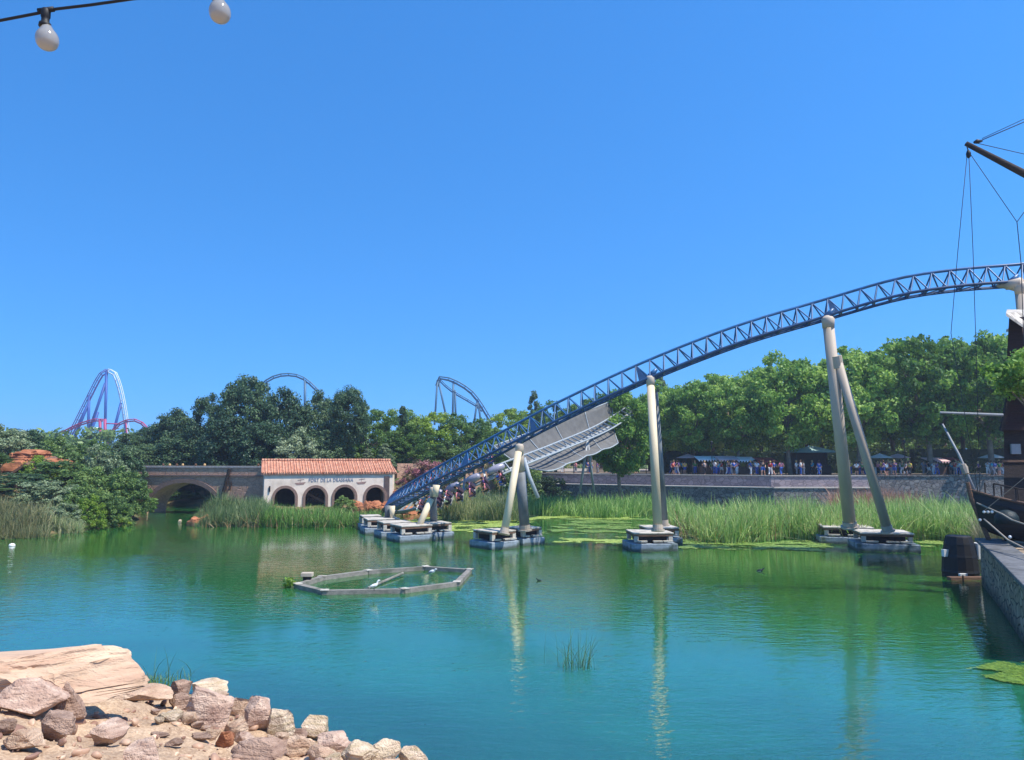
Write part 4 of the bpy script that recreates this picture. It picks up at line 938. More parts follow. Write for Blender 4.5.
# lamp posts on the wall
for i, px in enumerate((573.5, 646, 712, 905)):
    d = 99 - i * 4.6 if i < 3 else 85
    e = empty('lamp_post', (X(px, d), d, PROM_Z), 'thin dark lamp post on the promenade, ' + ['by the grey net', 'behind the beige tall pier', 'left of the awnings', 'over the rubble wall'][i], 'lamp post', 'promenade lamp posts')
    MB().tube([(0, 0, 0), (0, 0, 3.6)], .045, 6).build('pole', M['iron'], e, world=False)
    MB().lathe((0, 0, 3.6), [(.06, 0), (.16, .12), (.16, .38), (.05, .5)], 8).build('lantern', M['iron'], e, world=False)

# ------------------------------------------------------------------ people
def skin_mesh(name, joints, edges, sub=1):
    me = bpy.data.meshes.new(name); keys = list(joints); ix = {k: i for i, k in enumerate(keys)}
    me.from_pydata([joints[k][0] for k in keys], [(ix[a], ix[b]) for a, b in edges], [])
    o = bpy.data.objects.new(name, me); C.objects.link(o)
    md = o.modifiers.new('s', 'SKIN'); md.use_smooth_shade = True
    for i, k in enumerate(keys):
        sv = me.skin_vertices[0].data[i]; sv.radius = joints[k][1] if isinstance(joints[k][1], tuple) else (joints[k][1],) * 2; sv.use_root = (i == 0)
    s = o.modifiers.new('u', 'SUBSURF'); s.levels = sub; s.render_levels = sub
    dg = bpy.context.evaluated_depsgraph_get(); out = bpy.data.meshes.new_from_object(o.evaluated_get(dg)); bpy.data.objects.remove(o); return out
def joints_for(pose, g):
    J = {}
    sw = g.uniform(.05, .16)
    if pose == 'sit':
        J = {'pel': ((0, 0, .52), (.15, .12)), 'chest': ((0, .04, .88), (.17, .12)), 'neck': ((0, .03, 1.08), .055), 'head': ((0, 0, 1.22), (.085, .1)), 'top': ((0, .01, 1.33), (.07, .08)),
             'hl': ((-.1, 0, .5), .1), 'hr': ((.1, 0, .5), .1), 'kl': ((-.14, -.44, .5), .065), 'kr': ((.14, -.44, .5), .065), 'al': ((-.14, -.42, .1), .042), 'ar': ((.14, -.42, .1), .042),
             'fl': ((-.14, -.56, .04), .035), 'fr': ((.14, -.56, .04), .035), 'sl': ((-.2, .03, 1.0), .062), 'sr': ((.2, .03, 1.0), .062), 'el': ((-.27, -.1, .76), .045), 'er': ((.27, -.1, .76), .045),
             'wl': ((-.16, -.3, .72), .032), 'wr': ((.16, -.3, .72), .032)}
    else:
        a = {'stand': 0, 'walk': 1, 'lean': .3}[pose]
        st = .22 * a
        J = {'pel': ((0, 0, .95), (.15, .11)), 'chest': ((0, -.02 * a, 1.28), (.17, .12)), 'neck': ((0, -.02, 1.47), .055), 'head': ((0, -.04, 1.6), (.08, .1)), 'top': ((0, -.02, 1.71), (.065, .08)),
             'hl': ((-.1, 0, .9), .1), 'hr': ((.1, 0, .9), .1), 'kl': ((-.11, -st - .02, .5), .065), 'kr': ((.11, st * .3 - .04, .5), .065), 'al': ((-.12, -st * .8, .1), .042), 'ar': ((.12, st * 1.3, .12), .042),
             'fl': ((-.13, -st * .8 - .14, .04), .035), 'fr': ((.13, st * 1.3 - .13, .05), .035), 'sl': ((-.2, 0, 1.4), .062), 'sr': ((.2, 0, 1.4), .062),
             'el': ((-.27, .05 + st * .6, 1.13), .045), 'er': ((.27, .05 - st * .6, 1.13), .045), 'wl': ((-.26, -.1 + st * .4, .9), .032), 'wr': ((.27, -.1 - st * .9, .92), .032)}
        if pose == 'lean': J['er'] = ((.3, -.12, 1.2), .045); J['wr'] = ((.16, -.3, 1.36), .032)
    return J
EDG = [('pel', 'chest'), ('chest', 'neck'), ('neck', 'head'), ('head', 'top'), ('pel', 'hl'), ('pel', 'hr'), ('hl', 'kl'), ('hr', 'kr'), ('kl', 'al'), ('kr', 'ar'), ('al', 'fl'), ('ar', 'fr'),
       ('chest', 'sl'), ('chest', 'sr'), ('sl', 'el'), ('sr', 'er'), ('el', 'wl'), ('er', 'wr')]
BODY = {}
for pose in ('stand', 'walk', 'lean', 'sit'):
    g = random.Random(4); J = joints_for(pose, g); body = skin_mesh('body', J, EDG)
    def grow(r, k): return tuple(x * k for x in r) if isinstance(r, tuple) else r * k
    lerp = lambda a, b, t: tuple(a[i] + (b[i] - a[i]) * t for i in range(3))
    T = {k: (J[k][0], grow(J[k][1], 1.16)) for k in ('pel', 'chest', 'sl', 'sr')}
    for s_ in 'lr': T['e' + s_] = (lerp(J['s' + s_][0], J['e' + s_][0], .85), .062)
    T['nk'] = (lerp(J['chest'][0], J['neck'][0], .75), .075)
    shirt = skin_mesh('shirt', T, [('pel', 'chest'), ('chest', 'nk'), ('chest', 'sl'), ('chest', 'sr'), ('sl', 'el'), ('sr', 'er')])
    B_ = {k: (J[k][0], grow(J[k][1], 1.2)) for k in ('hl', 'hr')}; B_ = {'pel': (lerp(J['pel'][0], J['hl'][0], .0), (.165, .125)), **B_}
    long_ = {**B_}; short_ = {**B_}
    for s_ in 'lr':
        long_['k' + s_] = (J['k' + s_][0], .082); long_['a' + s_] = (lerp(J['k' + s_][0], J['a' + s_][0], .9), .066)
        short_['k' + s_] = (lerp(J['h' + s_][0], J['k' + s_][0], .85), .1)
    tro = skin_mesh('trousers', long_, [('pel', 'hl'), ('pel', 'hr'), ('hl', 'kl'), ('hr', 'kr'), ('kl', 'al'), ('kr', 'ar')])
    sho = skin_mesh('shorts', short_, [('pel', 'hl'), ('pel', 'hr'), ('hl', 'kl'), ('hr', 'kr')])
    hb = MB(); hc = Vector(J['head'][0]) + Vector((0, .025, .055))
    hb.lathe(hc, [(.105, -.08), (.115, 0), (.1, .07), (.06, .12), (.01, .135)], 12)
    hm = bpy.data.meshes.new('hair'); hm.from_pydata(hb.v, [], hb.f); hm.update(); hm.polygons.foreach_set('use_smooth', [True] * len(hm.polygons))
    BODY[pose] = (body, shirt, tro, sho, hm)
CL = {'red': (178, 40, 44), 'white': (232, 230, 226), 'blue': (44, 84, 160), 'turquoise': (40, 160, 180), 'black': (34, 34, 38), 'pink': (226, 130, 140), 'yellow': (222, 190, 80), 'green': (60, 120, 70), 'grey': (140, 142, 146), 'purple': (104, 70, 130)}
for k_c, c_ in CL.items(): M['cl_' + k_c] = mat(k_c + '_cloth', lin(c_), .85, .1, 10)
HAIRC = {'dark': (40, 28, 22), 'brown': (92, 62, 40), 'fair': (190, 156, 104)}
for k_c, c_ in HAIRC.items(): M['hair_' + k_c] = mat(k_c + '_hair', lin(c_), .8, .15, 20)
PM = {}
def pmesh(pose, i, matn):
    if (pose, i, matn) not in PM:
        me = BODY[pose][i].copy(); me.materials.clear(); me.materials.append(M[matn]); PM[(pose, i, matn)] = me
    return PM[(pose, i, matn)]
def person(loc, rz, pose, shirt, low, lowc, hair, label, group, scale=1.0, rot=None):
    o = bpy.data.objects.new('person', pmesh(pose, 0, 'skin')); C.objects.link(o); o.location = loc; o.scale = (scale,) * 3
    if rot is not None: o.rotation_mode = 'QUATERNION'; o.rotation_quaternion = rot
    else: o.rotation_euler = (0, 0, rz)
    tag(o, label, 'person', group)
    for nm, i, mm in (('shirt', 1, 'cl_' + shirt), (low, 2 if low == 'trousers' else 3, 'cl_' + lowc), ('hair', 4, 'hair_' + hair)):
        c = bpy.data.objects.new(nm, pmesh(pose, i, mm)); C.objects.link(c); c.parent = o
    return o
def wall_d(px): # distance of the promenade edge at a pixel column
    pts = [(500, 103), (545, 98), (640, 91), (770, 84), (1120, 84)]
    return float(np.interp(px, [a for a, _ in pts], [b for _, b in pts]))
zones = [(552, 578, 3, 'under the left part of the grey net'), (588, 612, 6, 'near the white parasol by the net'), (614, 642, 7, 'between the net and the beige tall pier'), (668, 700, 8, 'just right of the beige tall pier'),
         (702, 722, 8, 'at the leftmost white awning'), (724, 744, 8, 'at the pink and white awnings'), (746, 768, 9, 'by the red awning'), (770, 796, 9, 'between the red awning and the kiosk'),
         (798, 824, 8, 'in front of the kiosk'), (846, 868, 8, 'between the two legs of the widest pier'), (872, 892, 7, 'right of the widest pier'), (894, 916, 8, 'above the left end of the rubble wall'),
         (918, 940, 8, 'near the pink awning over the rubble wall'), (942, 964, 9, 'behind the slanted white pole'), (966, 1002, 9, 'left of the timber tower')]
for z0, z1, n, wh in zones:
    n = 10 if n > 3 else 4
    cs = list(CL); rnd.shuffle(cs)
    for k in range(n):
        if k == 0: cl_c = [rnd.uniform(z0, z1), rnd.uniform(z0, z1)]
        px = min(z1, max(z0, rnd.gauss(cl_c[k % 2], 2.6))) if k % 4 else rnd.uniform(z0, z1); d = wall_d(px) + rnd.uniform(.9, 6.5)
        shirt = cs[k]; low = rnd.choice(['trousers', 'shorts']); lc = rnd.choice(['blue', 'black', 'grey', 'white']); pose = rnd.choice(['stand', 'walk', 'lean', 'walk'])
        verb = {'stand': 'standing', 'walk': 'walking', 'lean': 'with one arm raised'}[pose]
        person((X(px, d), d, PROM_Z), rnd.uniform(0, 6.28), pose, shirt, low, lc, rnd.choice(list(HAIRC)), f'person in {shirt} top {verb} {wh}', 'crowd on the promenade', rnd.uniform(.92, 1.04))
for k, (px, shirt) in enumerate([(158, 'white'), (165, 'pink'), (172, 'yellow'), (178, 'grey'), (191, 'red'), (200, 'white'), (254, 'turquoise')]):
    person(on_bridge(px, 1.0), rnd.uniform(0, 6.28), 'walk', shirt, 'trousers', 'blue', 'fair' if k % 2 else 'brown', f'person in {shirt} top behind the bridge parapet, {ORD[k]} from the left', 'people crossing the bridge', 1.0)

# ------------------------------------------------------------------ blue roller coaster track
def cat_rom(pts, step):
    P_ = [pts[0] * 2 - pts[1]] + pts + [pts[-1] * 2 - pts[-2]]; out = []
    for i in range(1, len(P_) - 2):
        for k in range(24):
            t = k / 24; a_, b_, c_, d_ = P_[i - 1], P_[i], P_[i + 1], P_[i + 2]
            out.append(.5 * ((2 * b_) + (-a_ + c_) * t + (2 * a_ - 5 * b_ + 4 * c_ - d_) * t * t + (-a_ + 3 * b_ - 3 * c_ + d_) * t ** 3))
    out.append(pts[-1]); res = [out[0]]; acc = 0
    for a_, b_ in zip(out, out[1:]):
        L_ = (b_ - a_).length
        while acc + L_ >= step:
            t = (step - acc) / L_; a_ = a_.lerp(b_, t); res.append(a_.copy()); L_ = (b_ - a_).length; acc = 0
        acc += L_
    return res
TR = [(1230, 270, 37), (1120, 273, 37.5), (1024, 283, 38), (960, 288, 38.7), (900, 297, 39.5), (825, 318, 41), (740, 343.5, 41.7), (650, 378.5, 42.5), (568, 416.5, 43.5), (518, 442, 44.5), (478, 463, 46), (444, 480, 48.5), (416, 495, 51.5), (400, 503, 55), (392, 508, 60), (390, 509.5, 66), (391, 509, 74)]
cl = cat_rom([P(*t) for t in TR], .86)
trk = empty('roller_coaster_track', (cl[34].x, cl[34].y, 0), 'long curved blue lattice roller coaster track rising across the lake to the right', 'coaster track')
G = .62; HT = 1.02
top, ra_, rb_ = [], [], []
for i, p_ in enumerate(cl):
    t = (cl[min(i + 1, len(cl) - 1)] - cl[max(i - 1, 0)]).normalized(); s_ = t.cross(Vector((0, 0, 1))).normalized(); u = s_.cross(t).normalized()
    top.append(p_ + u * HT); ra_.append(p_ - s_ * G); rb_.append(p_ + s_ * G)
def join_tr(o_list): pass
MB().tube(top, .08, 8).build('top_chord', M['blue'], trk, True)
MB().tube(ra_, .08, 8).build('rail', M['blue_dark'], trk, True)
MB().tube(rb_, .08, 8).build('rail', M['blue_dark'], trk, True)
lat = MB()
for i in range(len(cl) - 1):
    if i < 95: MB().tube([ra_[i], rb_[i]], .05, 6).build('cross_tie', M['blue_dark'], trk)
    m1 = top[i].lerp(top[i + 1], .5)
    for r_l in (ra_, rb_):
        lat.tube([r_l[i], m1], .043, 6, False); lat.tube([m1, r_l[i + 1]], .043, 6, False)
    if i % 2 == 0: lat.tube([ra_[i], rb_[i + 1]], .03, 5, False)
    # inner running tubes
lat.build('lattice_bracing', M['blue'], trk, True)
rt = MB(); inn = [a_.lerp(b_, .5) - Vector((0, 0, .16)) for a_, b_ in zip(ra_, rb_)]
rt.tube(inn, .05, 6); rt.build('drive_rail', M['blue_dark'], trk, True)
def near_idx(px):
    best = min(range(len(cl)), key=lambda i: abs((cl[i].x / cl[i].y) - (px - 512) / F) if cl[i].y < 60 else 9); return best
for px in (852, 650, 549, 472):
    i = near_idx(px); i = min(max(i, 0), len(cl) - 2)
    pl = MB(); a_, c_ = ra_[i].lerp(ra_[i + 1], .15), top[i].lerp(top[i + 1], .5); b_ = ra_[i].lerp(ra_[i + 1], .75); off = (b_ - a_).cross(c_ - a_).normalized() * .03
    pl.add([a_ + off, b_ + off, c_ + off, a_ - off, b_ - off, c_ - off], [(0, 1, 2), (3, 5, 4), (0, 3, 4, 1), (1, 4, 5, 2), (2, 5, 3, 0)])
    pl.build('gusset_plate', M['blue_dark'], trk)

# ------------------------------------------------------------------ piers and pontoons
def pontoon(px, base_y, w, dep, rz, label):
    c = W(px, base_y); e = empty('pontoon', (c.x, c.y, 0), label, 'pontoon', 'pontoons around the pier legs', rz=R(rz))
    MB().box((0, dep / 2, .1), (w, dep, .62)).build('float', M['float'], e, bevel=.04, world=False)
    dk = MB(); dk.box((0, dep / 2, .96), (w * .86, dep * .86, .08)); dk.build('deck', M['deck'], e, bevel=.02, world=False)
    rb = MB(); rb.box((0, dep / 2, .86), (w * .84, dep * .84, .12)); rb.build('deck_beam', M['wood_mid'], e, world=False)
    MB().box((0, dep / 2, .66), (w * .62, dep * .62, .34)).build('gap_shade', M['dark'], e, world=False)  # dark block put in as the shade of the gap under the deck
    for sx in (-1, 1):
        for sy in (-1, 1): MB().box((sx * w * .37, dep / 2 + sy * dep * .37, .66), (.22, .22, .36)).build('support_block', M['deck'], e, world=False)
    bl = MB()
    for k in (-.25, .08, .3): bl.box((k * w, .14, .53), (w * .2, .2, .08))
    bl.build('pale_block', M['deck'], e, world=False)
    return e
pontoon(655, 551.5, 2.6, 2.4, 4, 'front pontoon of the beige tall pier'); pontoon(664, 545, 2.3, 2.2, 4, 'rear pontoon of the beige tall pier')
pontoon(889, 552, 3.2, 2.8, -14, 'right pontoon of the widest pier'); pontoon(850, 544.5, 3.3, 2.8, -14, 'left pontoon of the widest pier')
pontoon(506, 549, 2.0, 2.2, 38, 'front pontoon of the pier with the cream slanted leg'); pontoon(534, 545, 1.7, 1.9, 38, 'rear pontoon of the pier with the cream slanted leg')
pontoon(418, 542, 2.4, 2.3, 30, 'front pontoon of the short pier'); pontoon(441, 539, 1.9, 1.9, 30, 'rear pontoon of the short pier')
pontoon(384, 534, 2.6, 2.2, 20, 'pontoon of the lowest pier at the end of the blue track'); pontoon(398, 538, 2.2, 2.0, 24, 'middle pontoon between the lowest and the short piers')
pontoon(372, 530, 1.6, 1.6, 20, 'small leftmost pontoon near the reeds')
def leg(parent, a_, b_, r0, r1, matn, n=16, name='leg'):
    d = (b_ - a_).normalized()
    o = MB().tube([a_, b_], [r0, r1], n).build(name, M[matn], parent, True)
    fl = MB(); fl.tube([a_ - d * .02, a_ + d * .08], r0 * 1.45, n); fl.tube([a_ + d * .1, a_ + d * .32], r0 * 1.12, n); fl.build('foot_flange', M['taupe'], o) .parent = parent
    return o
def parent_fix(parent):
    m_ = Matrix.Translation(parent.location).inverted()
    for c in parent.children: c.matrix_parent_inverse = m_
def cap_arm(e, p_top, r, px, bulb=True):
    i = near_idx(px); q = cl[i]
    MB().tube([p_top - Vector((0, 0, .5)), p_top, p_top + Vector((0, 0, .12))], [r * 1.0, r * 1.1, r * .8], 16).build('head', M['taupe'], e, True)
    side = (q - p_top)
    MB().tube([p_top - Vector((0, 0, .15)), p_top.lerp(q, .55), q], [r * .9, r * .75, r * .5], 14).build('track_bracket', M['taupe'] , e, True)
    b_ = p_top.lerp(q, .45) + Vector((0, 0, .1))
    MB().tube([b_, b_ + Vector((.35, -.1, .42))], [.2, .1], 10).build('clamp', M['blue'], e, True)
def deckz(d): return 1.06
# tall beige pier
e = empty('coaster_pier', W(656, 545), 'tall slender beige pier with a thinner grey leg behind, left of the reeds', 'pier', 'piers carrying the blue track')
t_ = P(650.5, 378, 42.0)
leg(e, P(658, 531, 40.6), t_ - Vector((0, 0, .3)), .25, .22, 'beige'); leg(e, P(665, 525.5, 43.2), P(655, 392, 42.8), .19, .17, 'greycol'); cap_arm(e, t_, .24, 650); parent_fix(e)
# widest pier
e = empty('coaster_pier', W(868, 545), 'tallest pier with two spread taupe legs in front of the reeds', 'pier', 'piers carrying the blue track')
t_ = P(828, 319, 40.0)
leg(e, P(850, 527, 42.3), t_ - Vector((0, 0, .3)), .34, .29, 'taupe'); leg(e, P(888, 531.5, 40.6), P(838, 362, 40.2), .25, .23, 'taupe')
MB().tube([P(838, 368, 40.3), P(836, 356, 40.2)], .3, 14).build('collar', M['taupe'], e)
cap_arm(e, t_, .31, 829); parent_fix(e)
# slanted leg pier
e = empty('coaster_pier', W(520, 545), 'pier with a cream slanted leg leaning on a grey column', 'pier', 'piers carrying the blue track')
t_ = P(519.5, 446, 43.6)
leg(e, P(525, 530, 44.4), P(520.5, 472, 43.9), .3, .3, 'greycol'); MB().tube([P(520.8, 474, 43.9), t_], [.23, .22], 16).build('column_top', M['taupe'], e, True)
leg(e, P(504, 534, 42.2), P(518.5, 452, 43.4), .22, .2, 'beige'); cap_arm(e, t_, .23, 520); parent_fix(e)
# short pier
e = empty('coaster_pier', W(430, 540), 'short pier with a cream slanted prop right of the orange rocks', 'pier', 'piers carrying the blue track')
t_ = P(433, 489, 48.0)
leg(e, P(434, 528, 49.6), t_, .24, .23, 'greycol'); leg(e, P(417, 531, 47.0), P(431, 499, 47.7), .2, .2, 'beige'); cap_arm(e, t_, .2, 436)
MB().tube([P(435.5, 497, 47.4), P(436.5, 485, 47.4)], [.15, .24], 14).build('bulb_cap', M['beige'], e, True); parent_fix(e)
# lowest pier
e = empty('coaster_pier', W(388, 535), 'lowest stubby pier at the left end of the blue track', 'pier', 'piers carrying the blue track')
t_ = P(388, 506, 52.6)
leg(e, P(388, 524, 52.8), t_, .24, .23, 'greycol'); MB().tube([P(392.5, 519, 52.2), P(392, 506, 52.2)], [.13, .22], 14).build('bulb_cap', M['beige'], e, True); parent_fix(e)
# pier at the right edge behind the tower
e = empty('coaster_pier', W(1044, 560), 'pier partly hidden behind the timber tower at the right edge', 'pier', 'piers carrying the blue track')
t_ = P(1021, 285, 37.3)
leg(e, P(1046, 545, 37.6), t_ - Vector((0, 0, .3)), .34, .3, 'taupe')
MB().tube([P(1022, 283, 37.2), P(1006, 285.5, 37.8)], [.3, .24], 14).build('side_arm', M['taupe'], e, True)
cap_arm(e, t_, .3, 1012); parent_fix(e)

# ------------------------------------------------------------------ grey launch track, net, train
GT = [(640, 404, 84), (604, 427, 76), (560, 446, 67), (524, 460, 61.5), (497, 471, 60), (470, 483, 60.5), (445, 494, 62), (420, 503, 64), (398, 508, 67), (380, 509, 72)]
gl = cat_rom([P(*t) for t in GT], .5)
gt = empty('inverted_track', (gl[10].x, gl[10].y, 0), 'pale grey ladder like track banked on its side under the blue track', 'coaster track')
g1, g2, fr = [], [], []
for i, p_ in enumerate(gl):
    t = (gl[min(i + 1, len(gl) - 1)] - gl[max(i - 1, 0)]).normalized()
    k = min(1, i / (len(gl) * .7)); u = Vector((-.35 * (1 - k), -1, .15 + .7 * k)).normalized(); u = (u - t * u.dot(t)).normalized(); s_ = t.cross(u)
    fr.append((p_, t, u, s_)); g1.append(p_ + s_ * .5 * p_.y / 60); g2.append(p_ - s_ * .5 * p_.y / 60)
MB().tube(g1, .085, 8).build('rail', M['steel'], gt, True); MB().tube(g2, .085, 8).build('rail', M['steel'], gt, True)
for a_, b_ in list(zip(g1, g2))[::2]: MB().beam(a_, b_, .1, .12).build('cross_tie', M['steel'], gt)
sp_ = [p_ - u * .45 for p_, t, u, s_ in fr]; MB().tube(sp_, .14, 8).build('spine', M['greysteel'], gt, True)
MB().tube([P(524, 458, 60.4), P(529, 476, 60.2), P(538, 498, 59.6)], .17, 10).build('leg', M['steel'], gt, True)
MB().tube([P(588, 436, 72), P(580, 492, 71)], .12, 8).build('leg', M['greysteel'], gt, True)
MB().tube([P(587, 436, 72), P(594, 492, 72.5)], .12, 8).build('leg', M['greysteel'], gt, True)
# net
nt_e = empty('safety_net', P(560, 460, 60.5), 'large grey safety net sheet sagging under the track by the trees', 'net')
TLc, TRc, BRc, BLc = P(494, 446, 65), P(612, 401, 80), P(618, 443, 76), P(548, 471, 63)
NU, NV = 22, 14; vv = []
for j in range(NV + 1):
    for i in range(NU + 1):
        a_ = TLc.lerp(TRc, i / NU); b_ = BLc.lerp(BRc, i / NU); p_ = a_.lerp(b_, j / NV); s_ = j / NV
        vv.append(p_ + Vector((0, 1.1, -.55)) * math.sin(math.pi * s_) + Vector((0, 0, -.16)) * abs(math.sin(math.pi * i / NU * 4)) * s_)
ff = [(j * (NU + 1) + i, j * (NU + 1) + i + 1, (j + 1) * (NU + 1) + i + 1, (j + 1) * (NU + 1) + i) for j in range(NV) for i in range(NU)]
o = MB().add(vv, ff).build('net_sheet', M['net'], nt_e, True); sm = o.modifiers.new('t', 'SOLIDIFY'); sm.thickness = .04
col_ = lambda i: [vv[j * (NU + 1) + i] for j in range(NV + 1)]
for i in (0, 5, 10, 16, 22): MB().tube([v_ + Vector((0, -.12, 0)) for v_ in col_(i)], .06, 6).build('rib', M['steel'], nt_e, True)
MB().tube([vv[NV * (NU + 1) + i] for i in range(NU + 1)], .07, 6).build('edge_cable', M['steel'], nt_e, True)
MB().tube([vv[i] for i in range(NU + 1)], .07, 6).build('edge_cable', M['steel'], nt_e, True)
# train with riders: rows of four hanging beside the rails
trn = empty('coaster_train', gl[20], 'coaster train full of riders on the grey track beneath the blue one', 'train')
rows = [i for i in range(len(gl)) if 0 < gl[i].y < 63.5 and 424 < 512 + F * gl[i].x / gl[i].y < 500][::2]
rid = []
for n_, i in enumerate(rows):
    p_, t, u, s_ = fr[i]; m3 = Matrix((s_, t, u)).transposed()      # columns: lateral, forward, up
    q = MB(); prof = [(-.75, .1, .1), (-.6, .28, .3), (0, .34, .36), (.5, .28, .28), (.8, .06, .06)]
    ring_ = []
    for (yy, hw, hh) in prof:
        ring_.append([p_ + m3 @ Vector((hw * math.cos(a) * 1.0, yy, .32 + hh * math.sin(a))) for a in np.linspace(0, 2 * math.pi, 10, endpoint=False)])
    vs_ = [v_ for r_r in ring_ for v_ in r_r]; q.add(vs_, [(a * 10 + b, a * 10 + (b + 1) % 10, (a + 1) * 10 + (b + 1) % 10, (a + 1) * 10 + b) for a in range(4) for b in range(10)] + [tuple(range(10))[::-1], tuple(range(40, 50))])
    if n_ % 2 == 0: q.build('car_body', M['car'], trn, True)
    for sx in (-1.5, -.9, .9, 1.5):
        b_ = p_ + m3 @ Vector((sx, 0, .1)); st = MB()
        st.box(b_ + m3 @ Vector((0, 0, .22)), (.36, .36, .1), m=m3); st.box(b_ + m3 @ Vector((0, -.2, .5)), (.32, .1, .6), m=m3)
        st.build('seat', M['seat'], trn)
        q2 = Matrix((-s_, -t, u)).transposed().to_quaternion()
        rid.append((n_, sx, b_ - m3 @ Vector((0, 0, .2)), q2))
    wg = MB(); wg.beam(p_ + m3 @ Vector((-1.7, 0, .1)), p_ + m3 @ Vector((1.7, 0, .1)), .16, .1); wg.build('wing_beam', M['greysteel'], trn)
parent_fix(trn)
cs = list(CL)
for k, (n_, sx, b_, q2) in enumerate(rid):
    side = {-1.5: 'outer upper', -.9: 'inner upper', .9: 'inner lower', 1.5: 'outer lower'}[sx] if fr[rows[0]][3].z < 0 else {1.5: 'outer upper', .9: 'inner upper', -.9: 'inner lower', -1.5: 'outer lower'}[sx]
    c_ = rnd.choice(['pink', 'white', 'white', 'purple', 'pink', 'grey', 'black'])
    person(b_, 0, 'sit', c_, 'shorts', rnd.choice(['black', 'purple', 'blue']), 'dark', f'rider in {c_} top, {side} seat of the {ORD[n_]} train row from the right', 'riders on the train', .95, rot=q2)

# ------------------------------------------------------------------ floating ring
M['ringwood'] = mat('grey_ring_timber', lin((132, 126, 116)), .8, .2, 5, bump=.5, dirt=(lin((96, 98, 84)), 2))
RG = [(293.7, 588), (322, 595), (405, 593.5), (460, 586), (472, 572.5), (427, 569.5), (367, 573.5), (319, 580)]
rc = W(382, 582); fr_e = empty('floating_ring', (rc.x, rc.y, 0), 'eight sided floating timber ring lying alone on the lake', 'floating frame')
pts = [W(a_, b_) for a_, b_ in RG]
for k in range(8):
    a_, b_ = pts[k], pts[(k + 1) % 8]; d = (b_ - a_).normalized(); inn_ = (rc - (a_ + b_) / 2); inn_.z = 0; n_ = Vector((-d.y, d.x, 0)); n_ = n_ if n_.dot(inn_) > 0 else -n_
    w = .23; z1 = .16; q = MB()
    def corner(i):
        dd1 = (pts[i] - pts[i - 1]).normalized(); dd2 = (pts[(i + 1) % 8] - pts[i]).normalized(); m_ = (rc - pts[i]); m_.z = 0; return pts[i] + m_.normalized() * w * 1.15
    ai, bi = corner(k), corner((k + 1) % 8); g_ = d * .012
    P4 = [a_ + g_, b_ - g_, bi - g_, ai + g_]; q.add([p_ + Vector((0, 0, -.25)) for p_ in P4] + [p_ + Vector((0, 0, z1)) for p_ in P4], [(0, 3, 2, 1), (4, 5, 6, 7), (0, 1, 5, 4), (1, 2, 6, 5), (2, 3, 7, 6), (3, 0, 4, 7)])
    q.build('float_beam', M['ringwood'], fr_e)
    mid_ = (a_ + b_) / 2; MB().box(a_.lerp(ai, .5) + Vector((0, 0, z1 + .012)), (.3, .3, .024), math.atan2(d.y, d.x)).build('joint_plate', M['deck'], fr_e)
MB().tube([W(368, 588, .05), W(403, 573, .1)], .05, 6).build('cross_pole', M['ringwood'], fr_e)
parent_fix(fr_e)
# net wall of stones on the far-left side
lb = empty('pump_box', W(307, 583.5), 'small grey box on a short post at the left end of the floating ring', 'box')
c = lb.location
MB().box(c + Vector((0, 0, .36)), (.46, .3, .16)).build('housing', M['taupe'], lb, bevel=.02); MB().box(c + Vector((0, 0, .2)), (.3, .2, .16)).build('stand', M['dark'], lb); parent_fix(lb)
v, f, t = leaf_cloud(np.array([[pts[0].x - .15, pts[0].y, .25], [pts[0].x - .25, pts[0].y + .05, .12]]), np.array([.25, .2]), 60, .09)
tag(link_mesh('water_plant', np_mesh('water_plant', v, f, t), M['lime']), 'small green plant sprouting at the left tip of the floating ring', 'plant')
# gull standing on the ring
def bird(loc, rz, s, matn, name, label, neck=True):
    J = {'b': ((0, 0, .2), .075), 't': ((0, .16, .17), .03), 'f': ((0, -.1, .24), .05), 'n': ((0, -.13, .34 if neck else .28), .03), 'h': ((0, -.17, .4 if neck else .32), .036), 'k': ((0, -.24, .39 if neck else .31), .01)}
    me = skin_mesh('body', J, [('b', 't'), ('b', 'f'), ('f', 'n'), ('n', 'h'), ('h', 'k')], 2)
    e = empty(name, loc, label, 'bird', rz=rz); e.scale = (s,) * 3; link_mesh('body', me, M[matn], e)
    if neck:
        for sx in (-.03, .03): MB().tube([(sx, 0, 0), (sx, 0, .18)], .008, 5).build('leg', M['iron'], e, world=False)
    w_ = MB(); w_.add([(.07, -.06, .22), (.075, .2, .17), (.06, .0, .14)], [(0, 1, 2)]); w_.add([(-.07, -.06, .22), (-.075, .2, .17), (-.06, .0, .14)], [(0, 2, 1)]); w_.build('wing', M['greysteel'], e, world=False)
bird(W(374, 591, .2), R(110), .95, 'white', 'gull', 'white gull standing on the near beam of the floating ring')
bird(W(432, 577, .0) , R(60), 1.1, 'white', 'gull', 'small white gull on the water inside the floating ring', False)
bird(W(760, 575, -.17), R(80), .95, 'iron', 'duck', 'dark duck swimming in open water below the tall reeds', False)
bird(W(540, 585, -.17), R(250), .8, 'iron', 'duck', 'small dark duck swimming right of the floating ring', False)
bu = W(12, 546); tag(MB().lathe(bu, [(.03, -.08), (.15, -.03), (.18, .04), (.13, .12), (.03, .16)], 14).build('buoy', M['white'], smooth=True), 'white buoy floating off the left shore', 'buoy')

